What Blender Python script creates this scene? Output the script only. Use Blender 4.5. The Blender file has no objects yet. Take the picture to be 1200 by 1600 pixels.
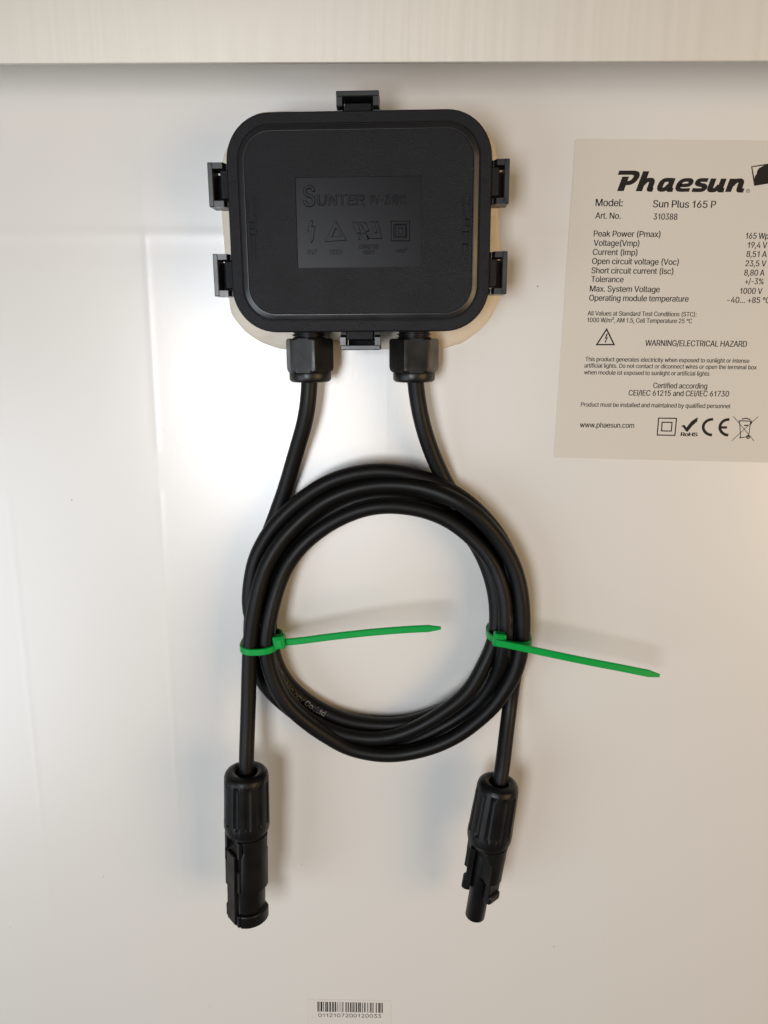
import bpy, bmesh, math, random
from mathutils import Vector, Matrix, noise
from mathutils.geometry import delaunay_2d_cdt
random.seed(7)
S = bpy.context.scene
COL = S.collection
# ---------------------------------------------------------------- frame of reference
# Everything is measured in millimetres on the back of an upright panel:
# x to the right, y up, z out of the panel towards the viewer.
LIFT = 1300.0
def W(p):
    return Vector((p[0]*.001, -p[2]*.001, (p[1]+LIFT)*.001))
RW = Matrix(((1,0,0),(0,0,-1),(0,1,0)))
# ---------------------------------------------------------------- camera
FOC, H = 1202.0, 273.0
TILT, YAW, ROLL = map(math.radians, (13.0, 2.0, 0.5))
AX = Vector((-math.sin(YAW), -math.sin(TILT)*math.cos(YAW), -math.cos(TILT)*math.cos(YAW))).normalized()
r0 = AX.cross(Vector((0,1,0))).normalized(); u0 = r0.cross(AX)
CX = math.cos(ROLL)*r0 + math.sin(ROLL)*u0
CY = -math.sin(ROLL)*r0 + math.cos(ROLL)*u0
cam = bpy.data.cameras.new('camera'); cam_o = bpy.data.objects.new('camera', cam); COL.objects.link(cam_o)
cam.sensor_fit = 'HORIZONTAL'; cam.sensor_width = 36; cam.lens = 36*FOC/1200
cam.clip_start = .01; cam.clip_end = 50
m3 = Matrix((CX, CY, -AX)).transposed()
cam_o.matrix_world = Matrix.Translation(W((0,0,H))) @ (RW @ m3).to_4x4()
S.camera = cam_o
def P(px, py, h=0.0):
    """point of the photograph measured on the plane h mm above the back sheet"""
    d = (px-600)/FOC*CX - (py-800)/FOC*CY + AX
    k = (h-H)/d.z
    return Vector((d.x*k, d.y*k, h))
def scale_at(p):
    return FOC/((p-Vector((0,0,H))).dot(AX))      # photo pixels per mm
# ---------------------------------------------------------------- world, lamps, exposure
w = bpy.data.worlds.new('World'); S.world = w; w.use_nodes = True
w.node_tree.nodes['Background'].inputs[0].default_value = (1.0, .90, .76, 1)
w.node_tree.nodes['Background'].inputs[1].default_value = .085
def lamp(name, pos, aim, sx, sy, power, col):
    l = bpy.data.lights.new(name, 'AREA'); l.shape = 'RECTANGLE'; l.size = sx; l.size_y = sy
    l.energy = power; l.color = col
    o = bpy.data.objects.new(name, l); COL.objects.link(o)
    a, b = W(pos), W(aim); o.location = a
    o.rotation_euler = (b-a).to_track_quat('-Z', 'Y').to_euler()
    return o
lamp('room_lamp_cool', (-168,-62,650), (-20,-60,0), .16, .28, 2.35, (.93,.96,1.0))
lamp('room_lamp_warm', (880,-110,790), (60,-80,0), .6, .6, 6.2, (1.0,.69,.38))
lamp('window_side', (-700,-350,600), (-20,0,0), .55, .55, 2.9, (.80,.90,1.0))
S.view_settings.view_transform = 'Standard'; S.view_settings.look = 'None'
S.view_settings.exposure = .14; S.view_settings.gamma = 1
S.render.engine = 'CYCLES'
# ---------------------------------------------------------------- materials
def mat(name, col, rough=.5, metal=0., spec=.5, bump=None, var=None, coat=0.):
    """bump: (scale per mm, depth mm, detail)   var: (scale per mm, amount)"""
    m = bpy.data.materials.new(name); m.use_nodes = True
    n, l = m.node_tree.nodes, m.node_tree.links
    b = n['Principled BSDF']
    b.inputs['Base Color'].default_value = (*col, 1); b.inputs['Roughness'].default_value = rough
    b.inputs['Metallic'].default_value = metal; b.inputs['Specular IOR Level'].default_value = spec
    b.inputs['Coat Weight'].default_value = coat
    tc = n.new('ShaderNodeTexCoord')
    if bump:
        t = n.new('ShaderNodeTexNoise'); t.inputs['Scale'].default_value = bump[0]*1000
        t.inputs['Detail'].default_value = bump[2]
        l.new(tc.outputs['Object'], t.inputs['Vector'])
        bp = n.new('ShaderNodeBump'); bp.inputs['Strength'].default_value = 1
        bp.inputs['Distance'].default_value = bump[1]*.001
        l.new(t.outputs['Fac'], bp.inputs['Height']); l.new(bp.outputs['Normal'], b.inputs['Normal'])
    if var:
        t = n.new('ShaderNodeTexNoise'); t.inputs['Scale'].default_value = var[0]*1000
        t.inputs['Detail'].default_value = 5
        l.new(tc.outputs['Object'], t.inputs['Vector'])
        mr = n.new('ShaderNodeMapRange'); mr.inputs[1].default_value = .3; mr.inputs[2].default_value = .7
        mr.inputs[3].default_value = rough-var[1]; mr.inputs[4].default_value = rough+var[1]
        l.new(t.outputs['Fac'], mr.inputs[0]); l.new(mr.outputs[0], b.inputs['Roughness'])
    return m
M_LID = mat('grained_black_plastic', (.0062,.0064,.0084), .47, 0, .2, bump=(4.0,.15,2), var=(.08,.05))
M_RIM = mat('smooth_black_plastic', (.0055,.0057,.0072), .36, 0, .8, bump=(1.0,.01,2), var=(.1,.06))
M_PLATE = mat('polished_black_plastic', (.0038,.0038,.0052), .36, 0, .22)
M_BASE = mat('black_plastic', (.005,.005,.0065), .45, 0, .25, bump=(1.6,.03,2))
M_NUT = mat('black_nylon', (.005,.0046,.0042), .38, 0, .4, bump=(.8,.02,3), var=(.2,.08))
M_RUB = mat('black_cable_jacket', (.0025,.0023,.0023), .46, 0, .22, bump=(.9,.018,3), var=(.06,.07))
M_CON = mat('black_connector_plastic', (.0028,.0028,.0032), .40, 0, .25, bump=(1.2,.03,3), var=(.15,.08))
M_GRN = mat('green_nylon', (.001,.28,.045), .42, 0, .2, bump=(.5,.02,2), var=(.2,.06))
M_GLUE = mat('beige_silicone', (.66,.585,.48), .5, bump=(.22,.5,3))
M_PAPER = mat('label_film', (.555,.525,.472), .45, bump=(.15,.02,2))
M_PAPER2 = mat('small_label_film', (.60,.58,.55), .40)
M_INK = mat('black_ink', (.012,.010,.009), .6, spec=.2)
M_GREYINK = mat('pale_print', (.20,.19,.17), .6, spec=.2)
M_DIMINK = mat('dim_print', (.045,.043,.042), .5)
M_CUT = mat('silvery_metal', (.6,.6,.6), .3, 1.)

def frame_material():
    m = mat('anodised_aluminium', (.66,.635,.59), .5, .1)
    n, l = m.node_tree.nodes, m.node_tree.links; b = n['Principled BSDF']
    tc = n.new('ShaderNodeTexCoord'); mp = n.new('ShaderNodeMapping')
    mp.inputs['Scale'].default_value = (1000*.26, 1000*.004, 1000*.006)
    l.new(tc.outputs['Object'], mp.inputs[0])
    t = n.new('ShaderNodeTexNoise'); t.inputs['Scale'].default_value = 1; t.inputs['Detail'].default_value = 3
    l.new(mp.outputs[0], t.inputs['Vector'])
    big = n.new('ShaderNodeTexNoise'); big.inputs['Scale'].default_value = 12; big.inputs['Detail'].default_value = 1
    l.new(tc.outputs['Object'], big.inputs['Vector'])
    mu = n.new('ShaderNodeMath'); mu.operation = 'MULTIPLY'
    l.new(t.outputs['Fac'], mu.inputs[0]); l.new(big.outputs['Fac'], mu.inputs[1])
    bp = n.new('ShaderNodeBump'); bp.inputs['Distance'].default_value = .0003; bp.inputs['Strength'].default_value = 1
    l.new(mu.outputs[0], bp.inputs['Height']); l.new(bp.outputs[0], b.inputs['Normal'])
    mr = n.new('ShaderNodeMapRange'); mr.inputs[1].default_value = .12; mr.inputs[2].default_value = .42
    mr.inputs[3].default_value = .45; mr.inputs[4].default_value = .58
    l.new(mu.outputs[0], mr.inputs[0]); l.new(mr.outputs[0], b.inputs['Roughness'])
    mc = n.new('ShaderNodeMix'); mc.data_type = 'RGBA'
    mc.inputs[6].default_value = (.53,.505,.455,1); mc.inputs[7].default_value = (.59,.565,.51,1)  # reflected ribbing on the lip, put into the base colour as faint streaks
    mr2 = n.new('ShaderNodeMapRange'); mr2.inputs[1].default_value = .12; mr2.inputs[2].default_value = .42
    l.new(mu.outputs[0], mr2.inputs[0]); l.new(mr2.outputs[0], mc.inputs[0]); l.new(mc.outputs[2], b.inputs['Base Color'])
    return m
M_FRAME = frame_material()

def sheet_material():
    """white back sheet film: ribbons of the cells press through as faint ridges"""
    m = mat('white_back_sheet', (.64,.63,.60), .33, 0, 1.0); m.node_tree.nodes['Principled BSDF'].inputs['IOR'].default_value = 1.6
    n, l = m.node_tree.nodes, m.node_tree.links; b = n['Principled BSDF']
    tc = n.new('ShaderNodeTexCoord'); sep = n.new('ShaderNodeSeparateXYZ')
    l.new(tc.outputs['Object'], sep.inputs[0])
    X, Y = sep.outputs['X'], sep.outputs['Z']           # metres; object origin = panel origin
    def mth(op, a, c=None, c2=None):
        k = n.new('ShaderNodeMath'); k.operation = op
        for i, v in enumerate((a, c, c2)):
            if v is None: continue
            if isinstance(v, (int, float)): k.inputs[i].default_value = v
            else: l.new(v, k.inputs[i])
        return k.outputs[0]
    def gauss(coord, c, s):
        d = mth('DIVIDE', mth('SUBTRACT', coord, c*.001), s*.001)
        return mth('EXPONENT', mth('MULTIPLY', mth('MULTIPLY', d, d), -1.0))
    def gate(coord, lo, hi, soft=2.0):
        k = n.new('ShaderNodeMapRange'); k.interpolation_type = 'SMOOTHSTEP'
        k.inputs[1].default_value = (lo-soft)*.001; k.inputs[2].default_value = (lo+soft)*.001
        l.new(coord, k.inputs[0])
        k2 = n.new('ShaderNodeMapRange'); k2.interpolation_type = 'SMOOTHSTEP'
        k2.inputs[1].default_value = (hi-soft)*.001; k2.inputs[2].default_value = (hi+soft)*.001
        k2.inputs[3].default_value = 1; k2.inputs[4].default_value = 0
        l.new(coord, k2.inputs[0])
        return mth('MULTIPLY', k.outputs[0], k2.outputs[0])
    total = None
    def add(v, k):
        nonlocal total
        v = mth('MULTIPLY', v, k)
        total = v if total is None else mth('ADD', total, v)
    for x in RIDGES:
        add(mth('MULTIPLY', gauss(X, x, 1.3), mth('ADD', gate(Y, YGAP+7, YBUS), gate(Y, -320, YGAP-8))), .5 if x < -60 else .08)
        # the film lies a hair higher on one side of the ribbon
    for x in RIDGES: add(mth('MULTIPLY', gauss(X, x+26, .9), gate(Y, YGAP+7, YBUS)), .06)
    add(mth('MULTIPLY', mth('MINIMUM', mth('SUBTRACT', X, P(240,600).x*.001), 0.0), gate(Y, -130, 900, 75)), 210.0)   # the film dips beyond this ribbon
    add(gauss(Y, YBUS, 2.2), .7)
    add(gauss(Y, YBUS-6, 3.5), -.2)
    nz = n.new('ShaderNodeTexNoise'); nz.inputs['Scale'].default_value = 14; nz.inputs['Detail'].default_value = 2
    l.new(tc.outputs['Object'], nz.inputs['Vector']); add(nz.outputs['Fac'], 2.5)
    nz2 = n.new('ShaderNodeTexNoise'); nz2.inputs['Scale'].default_value = 900; nz2.inputs['Detail'].default_value = 2
    l.new(tc.outputs['Object'], nz2.inputs['Vector']); add(nz2.outputs['Fac'], .14)
    bp = n.new('ShaderNodeBump'); bp.inputs['Distance'].default_value = .00009; bp.inputs['Strength'].default_value = 1
    l.new(total, bp.inputs['Height']); l.new(bp.outputs[0], b.inputs['Normal'])
    # sparse specks of dirt
    vo = n.new('ShaderNodeTexVoronoi'); vo.inputs['Scale'].default_value = 48
    cv = n.new('ShaderNodeCombineXYZ'); l.new(X, cv.inputs[0]); l.new(Y, cv.inputs[1])
    vo.voronoi_dimensions = '2D'; l.new(cv.outputs[0], vo.inputs['Vector'])
    sz = n.new('ShaderNodeSeparateColor'); l.new(vo.outputs['Color'], sz.inputs[0])
    rad = mth('MULTIPLY', mth('POWER', sz.outputs[0], 16.0), .013)
    dot = mth('LESS_THAN', vo.outputs['Distance'], rad)
    # one long hairline scratch
    a, c = P(245,663), P(372,776)
    d = (c-a).normalized(); nx, ny = -d.y, d.x
    dist = mth('ABSOLUTE', mth('SUBTRACT', mth('ADD', mth('MULTIPLY', X, nx), mth('MULTIPLY', Y, ny)), (a.x*nx+a.y*ny)*.001))
    scr = mth('MULTIPLY', mth('LESS_THAN', dist, .00007), gate(X, a.x, c.x, .3))
    fac = mth('ADD', mth('MULTIPLY', dot, .8), mth('MULTIPLY', scr, .18)); 
    big = n.new('ShaderNodeTexNoise'); big.inputs['Scale'].default_value = 9; big.inputs['Detail'].default_value = 3
    l.new(tc.outputs['Object'], big.inputs['Vector'])
    mc0 = n.new('ShaderNodeMix'); mc0.data_type = 'RGBA'; l.new(big.outputs['Fac'], mc0.inputs[0])
    mc0.inputs[6].default_value = (.65,.63,.605,1); mc0.inputs[7].default_value = (.63,.625,.60,1)
    mc = n.new('ShaderNodeMix'); mc.data_type = 'RGBA'; l.new(fac, mc.inputs[0])
    l.new(mc0.outputs[2], mc.inputs[6]); mc.inputs[7].default_value = (.06,.05,.04,1)
    l.new(mc.outputs[2], b.inputs['Base Color'])
    return m
RIDGES = [P(14,790).x, P(240,600).x, P(14,790).x+2*(P(240,600).x-P(14,790).x),
          P(240,600).x+2*(P(240,600).x-P(14,790).x), P(240,600).x+3*(P(240,600).x-P(14,790).x)]
YBUS = P(200,366).y; YGAP = P(240,735).y
M_SHEET = sheet_material()

# ---------------------------------------------------------------- object helpers
def thing(name, label, cat, at, group=None):
    o = bpy.data.objects.new(name, None); COL.objects.link(o); o.empty_display_size = .01
    o.location = W(at); o['label'] = label; o['category'] = cat
    if group: o['group'] = group
    return o
def wloc(o):
    v = Vector(o.location)
    while o.parent: o = o.parent; v += Vector(o.location)
    return v
def link(name, bm, m, parent=None, at=None, smooth=35, recalc=True):
    """turn a bmesh measured in panel millimetres into one object whose origin is at `at`"""
    if recalc: bmesh.ops.recalc_face_normals(bm, faces=bm.faces)
    if at is None:
        at = Vector((0,0,0))
        for v in bm.verts: at += v.co
        at /= max(1, len(bm.verts))
    o0 = W(at)
    for v in bm.verts: v.co = W(v.co) - o0
    for f in bm.faces: f.smooth = smooth > 0
    if smooth:
        lim = math.radians(smooth)
        for e in bm.edges:
            if len(e.link_faces) == 2 and e.calc_face_angle(0) > lim: e.smooth = False
    me = bpy.data.meshes.new(name); bm.to_mesh(me); bm.free()
    me.materials.append(m)
    o = bpy.data.objects.new(name, me); COL.objects.link(o)
    if parent:
        o.parent = parent; o.location = o0 - wloc(parent)
    else: o.location = o0
    return o
def loft(bm, loops, cap0=True, cap1=True):
    rows = [[bm.verts.new(p) for p in lp] for lp in loops]
    n = len(rows[0])
    for a, b in zip(rows, rows[1:]):
        for i in range(n):
            bm.faces.new((a[i], a[(i+1)%n], b[(i+1)%n], b[i]))
    if cap0: bm.faces.new(rows[0][::-1])
    if cap1: bm.faces.new(rows[-1])
    return rows
def rrect(hw, hh, r, n=10):
    pts = []
    for cx, cy, a0 in ((hw-r,hh-r,0), (-hw+r,hh-r,90), (-hw+r,-hh+r,180), (hw-r,-hh+r,270)):
        for i in range(n+1):
            a = math.radians(a0+90*i/n); pts.append((cx+r*math.cos(a), cy+r*math.sin(a)))
    return pts
class Frame:
    """a small right-handed coordinate frame on the panel"""
    def __init__(s, o, ex, ey):
        s.o, s.ex, s.ey = Vector(o), Vector(ex).normalized(), Vector(ey).normalized(); s.ez = s.ex.cross(s.ey)
    def __call__(s, x, y, z=0): return s.o + s.ex*x + s.ey*y + s.ez*z
def rotframe(o, deg):
    a = math.radians(deg)
    return Frame(o, (math.cos(a), math.sin(a), 0), (-math.sin(a), math.cos(a), 0))
def box(bm, F, x0, x1, y0, y1, z0, z1, bev=0.):
    t = bmesh.new()
    pts = [(x0,y0),(x1,y0),(x1,y1),(x0,y1)]
    b = bev
    if b:
        lo = lambda z, i: [F(x0+i,y0+i,z), F(x1-i,y0+i,z), F(x1-i,y1-i,z), F(x0+i,y1-i,z)]
        q = []
        # octagonal outline keeps the vertical edges bevelled too
        def oc(z, i):
            X0,X1,Y0,Y1 = x0+i,x1-i,y0+i,y1-i; c = b*.9
            return [F(*p, z) for p in ((X0+c,Y0),(X1-c,Y0),(X1,Y0+c),(X1,Y1-c),(X1-c,Y1),(X0+c,Y1),(X0,Y1-c),(X0,Y0+c))]
        loft(bm, [oc(z0,b), oc(z0+b,0), oc(z1-b,0), oc(z1,b)])
    else:
        loft(bm, [[F(*p, z0) for p in pts], [F(*p, z1) for p in pts]])
def prism(bm, pts, mapf, a, b):
    """2-D outline extruded from a to b; mapf(x, y, t) -> point"""
    loft(bm, [[mapf(x,y,a) for x,y in pts], [mapf(x,y,b) for x,y in pts]])
def catmull(pts, n=8, closed=False):
    out = []; N = len(pts)
    rng = range(N if closed else N-1)
    for i in rng:
        g = (lambda k: pts[k % N]) if closed else (lambda k: pts[min(max(k,0),N-1)])
        p0,p1,p2,p3 = g(i-1), g(i), g(i+1), g(i+2)
        for j in range(n):
            t = j/n
            out.append(.5*((2*p1)+(p2-p0)*t+(2*p0-5*p1+4*p2-p3)*t*t+(3*p1-p0-3*p2+p3)*t**3))
    if not closed: out.append(pts[-1].copy())
    return out
def resample(pts, step):
    out = [pts[0].copy()]; acc = 0.
    for a, b in zip(pts, pts[1:]):
        L = (b-a).length
        if L < 1e-9: continue
        d = step-acc
        while d <= L:
            out.append(a.lerp(b, d/L)); d += step
        acc = L-(d-step)
    out.append(pts[-1].copy()); return out
def smooth_path(pts, it):
    for _ in range(it):
        q = [p.copy() for p in pts]
        for i in range(1, len(pts)-1): q[i] = pts[i]*.5+(pts[i-1]+pts[i+1])*.25
        pts = q
    return pts
def path_frames(pts, up=Vector((0,0,1))):
    fr = []
    for i, p in enumerate(pts):
        t = (pts[min(i+1,len(pts)-1)]-pts[max(i-1,0)]).normalized()
        s = t.cross(up).normalized(); u = s.cross(t)
        fr.append((p, t, s, u))
    return fr
def tube(bm, pts, r, n=18):
    fr = path_frames(pts)
    loft(bm, [[p+(s*math.cos(2*math.pi*k/n)+u*math.sin(2*math.pi*k/n))*r for k in range(n)] for p,t,s,u in fr])
# ---- flat print
GLYPHS = {
' ': (188, ''),
'%': (676, '175,283 155,284 137,289 121,297 107,308 95,320 86,335 80,351 76,369 75,388 75,412 76,431 80,448 87,464 96,479 107,492 121,503 137,511 155,515 175,517 196,515 214,511 230,503 244,492 255,479 264,464 270,448 274,431 276,412 276,388 274,369 270,351 264,335 255,320 244,308 230,297 214,289 196,284|175,327 191,329 203,335 212,346 218,358 222,372 223,388 223,412 222,428 219,441 213,454 204,464 191,470 175,473 160,470 148,464 138,454 132,441 128,428 127,412 127,388 128,372 132,358 138,346 147,335 160,329|501,-10 481,-8 462,-3 446,5 432,15 421,28 412,43 406,59 402,77 400,95 400,120 402,138 406,156 412,172 421,187 433,200 447,210 463,218 481,223 501,225 522,223 540,218 556,210 570,200 581,187 590,172 596,156 600,138 601,120 601,95 600,77 596,59 589,43 580,28 569,15 555,5 540,-3 521,-8|501,35 517,37 529,43 538,53 544,66 548,80 549,95 549,120 548,135 544,149 538,162 529,172 517,178 501,180 486,178 473,172 464,162 458,149 454,135 453,120 453,95 454,80 458,66 464,53 473,43 485,37|132,0 482,509 540,509 191,0'),
'(': (273, '89,207 90,235 92,264 96,293 101,324 107,354 114,384 122,413 132,441 142,468 153,494 164,517 177,539 236,539 223,512 212,485 201,457 191,428 182,399 174,370 167,342 161,313 157,285 154,258 152,232 151,207 152,184 154,161 156,138 160,115 165,91 172,67 179,42 188,16 198,-10 209,-38 222,-66 236,-96 177,-96 156,-59 139,-21 124,16 111,55 102,93 95,131 90,169'),
')': (273, '37,-96 52,-66 64,-37 76,-9 86,18 95,44 102,69 108,93 113,116 117,139 120,162 121,184 122,207 121,232 119,258 116,285 112,313 106,342 99,370 91,399 82,428 73,457 62,485 50,512 37,539 97,539 109,517 121,494 131,468 142,441 151,413 159,384 167,354 173,323 178,293 181,264 183,235 184,207 183,168 178,130 171,92 161,53 149,15 134,-22 117,-59 97,-96'),
'+': (453, '198,34 198,364 255,364 255,34|61,172 61,226 391,226 391,172'),
',': (188, '38,-119 68,71 137,71 84,-119'),
'-': (453, '337,244 337,188 114,188 114,244'),
'.': (188, '95,-4 83,-3 73,1 63,9 55,18 51,29 50,41 51,53 55,64 63,73 73,81 83,85 95,87 107,85 118,81 128,73 135,64 140,53 141,41 140,29 135,18 128,9 118,1 107,-3'),
'/': (249, '235,533 71,-76 14,-76 178,533'),
'0': (453, '227,-7 199,-5 174,1 151,11 130,24 111,41 95,62 80,86 69,113 60,144 53,178 49,214 48,254 49,294 53,330 60,364 69,395 81,422 95,447 112,467 130,484 151,498 174,508 200,514 227,516 254,514 279,508 302,498 323,484 342,467 358,447 372,422 384,395 393,364 400,330 404,294 405,254 404,214 400,178 393,144 384,113 373,86 359,62 342,41 323,24 302,11 279,1 254,-5|227,50 250,52 271,60 290,74 303,87 313,103 323,122 330,144 336,168 340,194 343,223 344,254 343,285 340,314 336,341 330,365 323,387 313,405 303,422 290,435 271,449 250,457 227,460 203,457 182,449 163,435 151,422 140,405 131,387 123,365 117,341 113,314 110,285 109,254 110,223 113,194 117,168 123,144 131,122 140,103 151,87 163,74 182,60 203,52'),
'1': (453, '76,0 76,55 391,55 391,0|276,509 276,0 212,0 212,448 209,448 86,358 86,427 198,509'),
'2': (453, '64,0 64,47 234,229 282,282 294,298 303,312 311,327 316,341 319,356 320,371 319,389 315,405 308,419 298,431 287,441 273,449 258,455 241,458 224,460 205,458 188,454 172,447 159,438 148,427 139,413 132,398 128,381 127,362 66,362 67,384 71,405 77,424 86,442 102,464 121,482 143,496 162,505 182,511 203,514 225,516 247,514 268,511 288,505 306,497 328,482 346,465 361,445 372,423 379,398 381,372 380,354 377,336 371,318 363,299 351,280 336,259 267,180 153,60 153,57 389,57 389,0'),
'3': (453, '218,-7 195,-6 173,-3 152,2 133,10 108,22 88,38 70,57 57,79 48,104 44,132 109,132 112,115 118,100 126,87 137,76 150,66 165,59 182,54 200,51 219,50 239,51 258,55 275,61 291,69 304,80 315,93 323,108 328,125 329,145 328,163 323,180 316,196 306,211 292,223 275,234 254,241 229,246 201,248 157,248 157,299 288,448 288,452 70,452 70,509 372,509 372,461 211,278 211,289 239,290 264,288 287,284 308,276 327,265 344,253 359,239 371,222 381,205 387,186 392,166 393,145 392,123 387,103 380,84 370,66 358,50 344,36 327,23 309,12 288,4 266,-2 243,-6'),
'4': (453, '40,105 40,158 247,509 311,509 109,166 109,163 413,163 413,105|282,0 282,121 282,146 282,318 343,318 343,0'),
'5': (453, '221,-7 199,-6 178,-2 159,3 140,11 118,25 99,41 83,60 71,82 63,105 60,130 122,130 125,115 130,102 138,89 148,78 160,68 173,60 188,54 204,51 221,50 241,51 259,56 276,64 291,75 304,89 314,104 322,122 326,141 328,162 326,183 321,203 314,221 303,237 290,251 275,262 257,270 238,275 218,277 201,276 184,273 167,268 152,262 139,255 128,246 67,253 96,509 366,509 366,452 151,452 134,301 136,301 148,311 162,318 178,325 194,330 212,333 229,334 252,332 274,328 294,321 313,311 330,299 345,285 358,269 370,251 379,231 386,210 390,187 391,163 390,139 385,117 379,95 369,76 357,57 343,41 327,27 309,15 289,6 268,-1 245,-5'),
'6': (453, '226,-7 203,-5 182,-1 161,5 142,15 125,26 109,40 96,56 84,74 75,94 69,115 65,138 64,162 65,187 71,212 80,239 89,261 102,285 118,311 137,340 252,509 322,509 151,261 145,261 151,270 157,279 165,288 174,295 184,302 196,307 208,311 221,313 235,314 257,313 278,309 298,303 316,295 337,280 355,262 370,240 378,221 384,201 388,180 389,157 388,134 384,112 377,92 368,73 356,55 343,39 327,26 310,14 291,5 271,-2 249,-6|226,48 245,50 263,55 279,63 293,73 304,86 314,101 322,119 326,137 327,157 326,178 322,196 314,213 304,228 293,241 279,251 263,259 245,264 226,265 207,264 190,259 174,252 160,241 148,229 138,214 131,197 126,179 125,158 126,138 131,119 138,102 148,86 160,73 174,63 190,55 207,50'),
'7': (453, '97,0 323,448 323,452 62,452 62,509 391,509 391,449 165,0'),
'8': (453, '226,-7 201,-6 178,-2 156,3 136,11 111,25 91,42 74,62 62,84 54,109 52,135 53,156 58,176 65,195 75,212 87,228 101,241 117,252 134,260 153,265 153,267 129,276 109,289 93,308 80,330 73,354 70,380 73,405 79,429 90,450 106,469 124,485 146,498 164,506 184,511 204,514 226,516 248,514 269,511 288,506 306,498 328,485 346,469 361,450 373,429 379,405 382,380 379,354 372,330 359,308 343,289 323,276 300,267 300,265 319,260 335,252 351,241 365,228 377,212 387,195 395,176 399,156 401,135 398,109 391,84 378,62 362,42 341,25 317,11 296,3 275,-2 251,-6|226,49 248,50 267,54 285,60 300,69 313,79 323,91 331,106 335,121 337,139 335,157 330,173 322,189 312,202 298,213 283,223 265,230 247,234 226,235 206,234 187,230 169,223 154,213 140,202 130,189 122,173 117,157 115,139 117,121 121,106 129,91 139,79 152,69 167,60 185,54 205,50|226,290 244,291 260,294 274,300 287,308 298,318 307,330 314,344 318,359 319,376 318,392 314,407 308,420 299,432 288,442 275,449 260,455 244,459 226,460 208,459 192,455 177,449 164,442 153,432 145,420 138,407 134,392 133,376 134,359 138,344 145,330 154,318 165,308 178,300 193,294 209,291'),
'9': (453, '226,516 249,514 271,510 291,503 310,494 328,482 343,468 356,452 368,434 377,414 384,393 388,371 389,347 387,322 382,296 373,270 363,248 350,224 334,197 315,168 200,0 130,0 301,248 307,248 302,238 295,229 287,221 278,214 268,207 257,202 245,198 232,195 218,195 195,196 175,199 155,206 137,214 116,229 98,247 83,269 74,287 68,307 65,329 64,352 65,375 69,397 75,417 85,436 96,454 110,469 125,483 143,494 162,504 182,510 203,514|226,460 207,459 190,454 174,446 160,435 148,423 138,407 131,390 127,372 125,352 127,331 131,313 138,295 148,280 160,268 174,257 190,250 207,245 226,243 245,245 263,249 279,257 293,267 305,280 314,295 322,312 326,330 327,350 326,371 322,390 314,407 305,422 293,435 279,446 263,454 245,459'),
':': (188, '95,-4 83,-3 73,1 63,9 55,18 51,29 50,41 51,53 55,64 63,73 73,81 83,85 95,87 107,85 118,81 128,73 135,64 140,53 141,41 140,29 135,18 128,9 118,1 107,-3|95,271 83,272 73,277 63,284 55,294 51,304 50,316 51,328 55,339 63,349 73,356 83,360 95,362 107,360 118,356 128,349 135,339 140,328 141,316 140,304 135,294 128,284 118,277 107,272'),
'A': (480, '16,0 201,509 276,509 463,0 395,0 287,302 264,372 232,478 245,478 213,371 191,302 85,0|110,142 110,199 370,199 370,142'),
'B': (456, '60,0 60,509 241,509 266,508 289,504 310,499 329,491 350,477 367,461 381,442 390,421 396,398 398,374 397,353 393,336 387,320 378,307 368,295 356,286 343,278 329,272 315,267 315,262 331,260 347,254 363,245 378,234 391,220 402,203 411,184 416,161 418,136 416,111 410,88 400,67 386,48 368,31 344,18 324,10 301,4 275,1 247,0|125,57 245,57 272,58 296,63 315,70 330,80 344,96 353,115 355,137 354,153 350,169 342,184 333,197 320,209 306,218 289,225 269,229 248,231 125,231|125,285 238,285 256,287 273,290 288,296 302,304 314,314 323,326 330,340 335,355 336,372 333,393 326,412 313,429 294,442 270,449 240,452 125,452'),
'C': (510, '267,-7 235,-5 205,1 177,11 150,25 126,42 104,63 86,88 70,115 57,146 48,179 42,215 40,254 42,293 48,329 57,362 70,393 86,421 104,445 126,466 150,484 177,498 205,508 235,514 267,516 293,514 317,511 340,504 362,496 383,485 402,471 419,456 435,438 448,418 459,397 467,373 473,348 408,348 404,365 397,380 389,395 380,407 369,418 357,428 344,437 330,444 315,449 300,453 284,455 267,456 245,454 223,450 203,443 184,432 166,419 150,403 137,385 125,364 116,340 109,314 105,285 103,254 105,223 109,194 116,168 125,145 137,123 151,105 166,89 184,76 203,66 223,59 245,54 267,53 284,54 300,56 315,60 330,65 344,72 357,81 369,90 380,102 389,114 397,128 404,144 408,160 473,160 467,135 459,112 448,91 435,71 420,53 402,38 383,24 363,13 341,5 317,-2 293,-6'),
'D': (502, '219,0 96,0 96,57 215,57 244,58 272,63 296,70 318,81 337,94 354,110 368,128 379,149 388,172 394,198 398,226 399,255 398,285 394,312 388,337 379,361 368,381 354,399 338,415 320,428 299,438 275,446 249,450 221,452 93,452 93,509 225,509 261,507 294,501 325,492 353,478 377,461 399,441 418,418 433,391 446,361 455,329 460,293 462,255 460,217 455,181 446,149 433,119 417,92 398,68 376,48 351,31 322,17 291,8 256,2|125,509 125,0 60,0 60,509'),
'E': (418, '60,0 60,509 372,509 372,452 125,452 125,286 355,286 355,229 125,229 125,57 375,57 375,0'),
'F': (410, '60,0 60,509 369,509 369,452 125,452 125,278 346,278 346,221 125,221 125,0'),
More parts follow.
